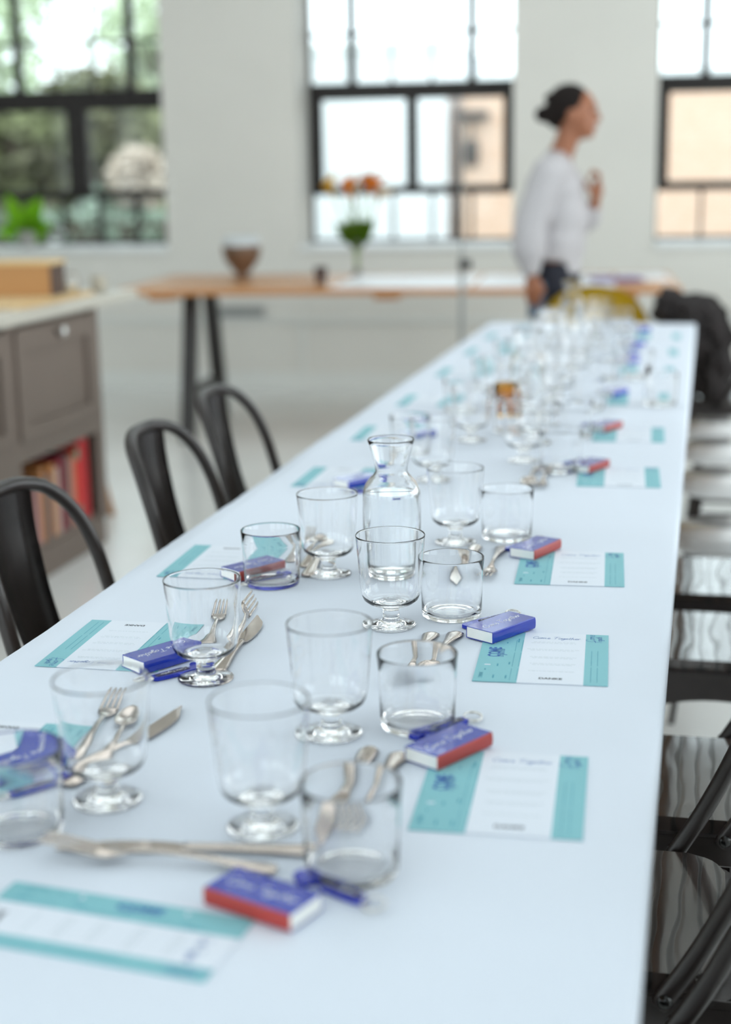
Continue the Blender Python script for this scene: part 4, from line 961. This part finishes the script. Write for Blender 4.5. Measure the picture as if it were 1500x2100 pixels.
# ------------------------------------------------------------------ person
def capsule_chain(bm, pts, n=14):
    """pts: (x,y,z,r) tapered chain with ball joints"""
    for (x, y, z, r_) in pts:
        t = bmesh.new(); bmesh.ops.create_uvsphere(t, u_segments=n, v_segments=n//2+2, radius=r_); merge(bm, t, T(x, y, z))
    for a, b in zip(pts, pts[1:]):
        tube(bm, [a[:3], b[:3]], [a[3], b[3]], n)
def ell(bm, c, r_, M=None):
    t = bmesh.new(); bmesh.ops.create_uvsphere(t, u_segments=20, v_segments=14, radius=1); bmesh.ops.scale(t, vec=r_, verts=t.verts); merge(bm, t, T(*c) @ (M or Matrix.Identity(4)))
def remeshed(name, bm, m, parent, vox, sm=6):
    o = obj(name, bm, m, None)
    a = o.modifiers.new('r', 'REMESH'); a.mode = 'VOXEL'; a.voxel_size = vox
    b = o.modifiers.new('s', 'SMOOTH'); b.iterations = sm; b.factor = 0.5
    dg = bpy.context.evaluated_depsgraph_get(); dg.update(); me = bpy.data.meshes.new_from_object(o.evaluated_get(dg))
    for p in me.polygons: p.use_smooth = True
    if len(me.materials) == 0: me.materials.append(MATS[m])
    old = o.data; o.modifiers.clear(); o.data = me; bpy.data.meshes.remove(old); o.parent = parent; me.name = name; return o
PX, PY = -0.615, 6.22
pr = thing('person', 'person in a white blouse and dark trousers walking right, one hand raised to the chest', 'person', (PX, PY, 0))
bm = bmesh.new()
# head: local x forward
HX, HZ = 0.075, 1.535
ell(bm, (HX-0.012, 0, HZ+0.022), (0.094, 0.074, 0.086)); ell(bm, (HX+0.028, 0, HZ-0.030), (0.056, 0.056, 0.074)); ell(bm, (HX+0.050, 0, HZ-0.078), (0.030, 0.030, 0.022))
capsule_chain(bm, [(HX+0.078, 0, HZ+0.012, 0.010), (HX+0.094, 0, HZ-0.022, 0.012)])           # nose
ell(bm, (HX+0.078, 0, HZ-0.052), (0.012, 0.022, 0.007)); ell(bm, (HX+0.078, 0, HZ+0.03), (0.012, 0.045, 0.010))
for s in (-1, 1): ell(bm, (HX-0.010, s*0.074, HZ-0.012), (0.018, 0.008, 0.030))
capsule_chain(bm, [(HX-0.015, 0, HZ-0.05, 0.050), (0.030, 0, 1.40, 0.048), (0.0, 0, 1.34, 0.060)])
# trunk
capsule_chain(bm, [(0.0, 0, 1.29, 0.085), (0.005, 0, 1.15, 0.095), (0.0, 0, 1.02, 0.085), (0.0, 0, 0.92, 0.095)])
for s in (-1, 1): capsule_chain(bm, [(0.0, s*0.06, 1.31, 0.065), (-0.01, s*0.15, 1.315, 0.052)]); capsule_chain(bm, [(0, s*0.07, 0.90, 0.085), (0.01*s+0.01, s*0.085, 0.50, 0.055), (-0.02+0.03*s, s*0.09, 0.10, 0.036)]); capsule_chain(bm, [(-0.03+0.03*s, s*0.09, 0.045, 0.034), (0.07+0.03*s, s*0.09, 0.030, 0.026), (0.11+0.03*s, s*0.09, 0.026, 0.022)])
# right arm hangs on the camera side
RA = [(-0.02, -0.165, 1.305, 0.050), (-0.085, -0.19, 1.08, 0.038), (-0.075, -0.205, 0.90, 0.025)]
capsule_chain(bm, RA)
ell(bm, (-0.070, -0.207, 0.855), (0.034, 0.014, 0.045))
for k, (dx, L) in enumerate(((0.026, 0.066), (0.009, 0.072), (-0.008, 0.068), (-0.024, 0.054))):
    capsule_chain(bm, [(-0.070+dx, -0.205, 0.825, 0.0088), (-0.068+dx, -0.197, 0.825-L*0.5, 0.0082), (-0.062+dx, -0.180, 0.825-L*0.9, 0.0075)], 8)
capsule_chain(bm, [(-0.045, -0.205, 0.870, 0.011), (-0.028, -0.196, 0.838, 0.0095), (-0.026, -0.182, 0.812, 0.0085)], 8)
# left arm raised in front of the chest
LA = [(0.0, 0.16, 1.305, 0.050), (0.085, 0.15, 1.09, 0.038), (0.155, 0.03, 1.15, 0.026), (0.160, 0.0, 1.185, 0.023)]
capsule_chain(bm, LA)
ell(bm, (0.168, -0.012, 1.228), (0.026, 0.020, 0.044))
for k, (dy, L) in enumerate(((-0.020, 0.060), (-0.008, 0.068), (0.004, 0.064), (0.015, 0.050))):
    capsule_chain(bm, [(0.178, dy-0.010, 1.258, 0.0088), (0.176, dy-0.012, 1.258+L*0.55, 0.0082), (0.150, dy-0.012, 1.258+L*0.72, 0.0075), (0.138, dy-0.012, 1.258+L*0.45, 0.007)], 8)
capsule_chain(bm, [(0.150, -0.024, 1.215, 0.011), (0.132, -0.034, 1.245, 0.0095), (0.122, -0.030, 1.268, 0.0085)], 8)
body = remeshed('body', bm, 'skin', pr, 0.0055, 3)
for s in (-1, 1):
    bm = bmesh.new(); ell(bm, (HX+0.0745, s*0.028, HZ+0.006), (0.008, 0.011, 0.006)); obj('eye', bm, 'eye', pr, smooth=True)
bm = bmesh.new(); ell(bm, (HX+0.087, 0, HZ-0.052), (0.005, 0.018, 0.005)); obj('lips', bm, 'lip', pr, smooth=True)
# hair: cap swept back into a bun
bm = bmesh.new(); ell(bm, (HX-0.028, 0, HZ+0.034), (0.093, 0.081, 0.088)); ell(bm, (HX-0.075, 0, HZ+0.0), (0.050, 0.068, 0.060)); ell(bm, (HX-0.130, -0.005, HZ+0.000), (0.036, 0.036, 0.034)); ell(bm, (HX-0.105, 0, HZ+0.065), (0.024, 0.03, 0.02))
capsule_chain(bm, [(HX-0.08, 0, HZ-0.02, 0.03), (HX-0.125, 0, HZ, 0.02)]); remeshed('hair', bm, 'hair', pr, 0.006, 2)
# blouse with loose sleeves
bm = bmesh.new()
ell(bm, (-0.005, 0, 1.235), (0.125, 0.165, 0.115)); ell(bm, (0.010, 0, 1.13), (0.125, 0.155, 0.16)); ell(bm, (0.010, 0, 1.02), (0.118, 0.160, 0.12))
lathe(bm, [(0.0, 1.20), (0.10, 1.18), (0.112, 1.05), (0.122, 0.965), (0.118, 0.95), (0, 0.955)], 28, Matrix.Diagonal((1, 1.3, 1, 1)))
lathe(bm, [(0, 0.0), (0.045, 0.0), (0.060, -0.06), (0, -0.06)], 20, T(0.05, -0.05, 0.955) @ Matrix.Diagonal((1.2, 1.5, 1, 1)))
capsule_chain(bm, [(0.0, 0, 1.345, 0.062), (0.0, 0, 1.29, 0.085)])
for s in (-1, 1): capsule_chain(bm, [(0.0, s*0.05, 1.315, 0.075), (-0.005, s*0.15, 1.305, 0.066)])
capsule_chain(bm, [(-0.02, -0.165, 1.300, 0.066), (-0.085, -0.19, 1.10, 0.068), (-0.088, -0.20, 1.00, 0.070), (-0.080, -0.203, 0.93, 0.045)])
capsule_chain(bm, [(0.0, 0.16, 1.300, 0.066), (0.078, 0.15, 1.10, 0.066), (0.13, 0.07, 1.115, 0.055), (0.152, 0.03, 1.148, 0.036)])
remeshed('blouse', bm, 'blouse', pr, 0.009, 4)
bm = bmesh.new(); ell(bm, (0.0, 0, 0.90), (0.112, 0.150, 0.10))
for s in (-1, 1): capsule_chain(bm, [(0.0, s*0.07, 0.88, 0.098), (0.01*s+0.01, s*0.085, 0.50, 0.072), (-0.02+0.03*s, s*0.09, 0.12, 0.052)])
remeshed('trousers', bm, 'trousers', pr, 0.010, 4)
for s in (-1, 1):
    bm = bmesh.new(); capsule_chain(bm, [(-0.03+0.03*s, s*0.09, 0.044, 0.043), (0.07+0.03*s, s*0.09, 0.036, 0.035), (0.115+0.03*s, s*0.09, 0.032, 0.031)]); remeshed('shoe', bm, 'shoe', pr, 0.008, 3)
bm = bmesh.new(); box(bm, -0.036, 0.036, -0.005, 0.005, -0.075, 0.075, bev=0.003)
tag(obj('mobile_phone', bm, 'phone', loc=(PX-0.055, PY-0.190, 0.795)), 'grey blue phone held in the lowered hand of the person', 'phone')
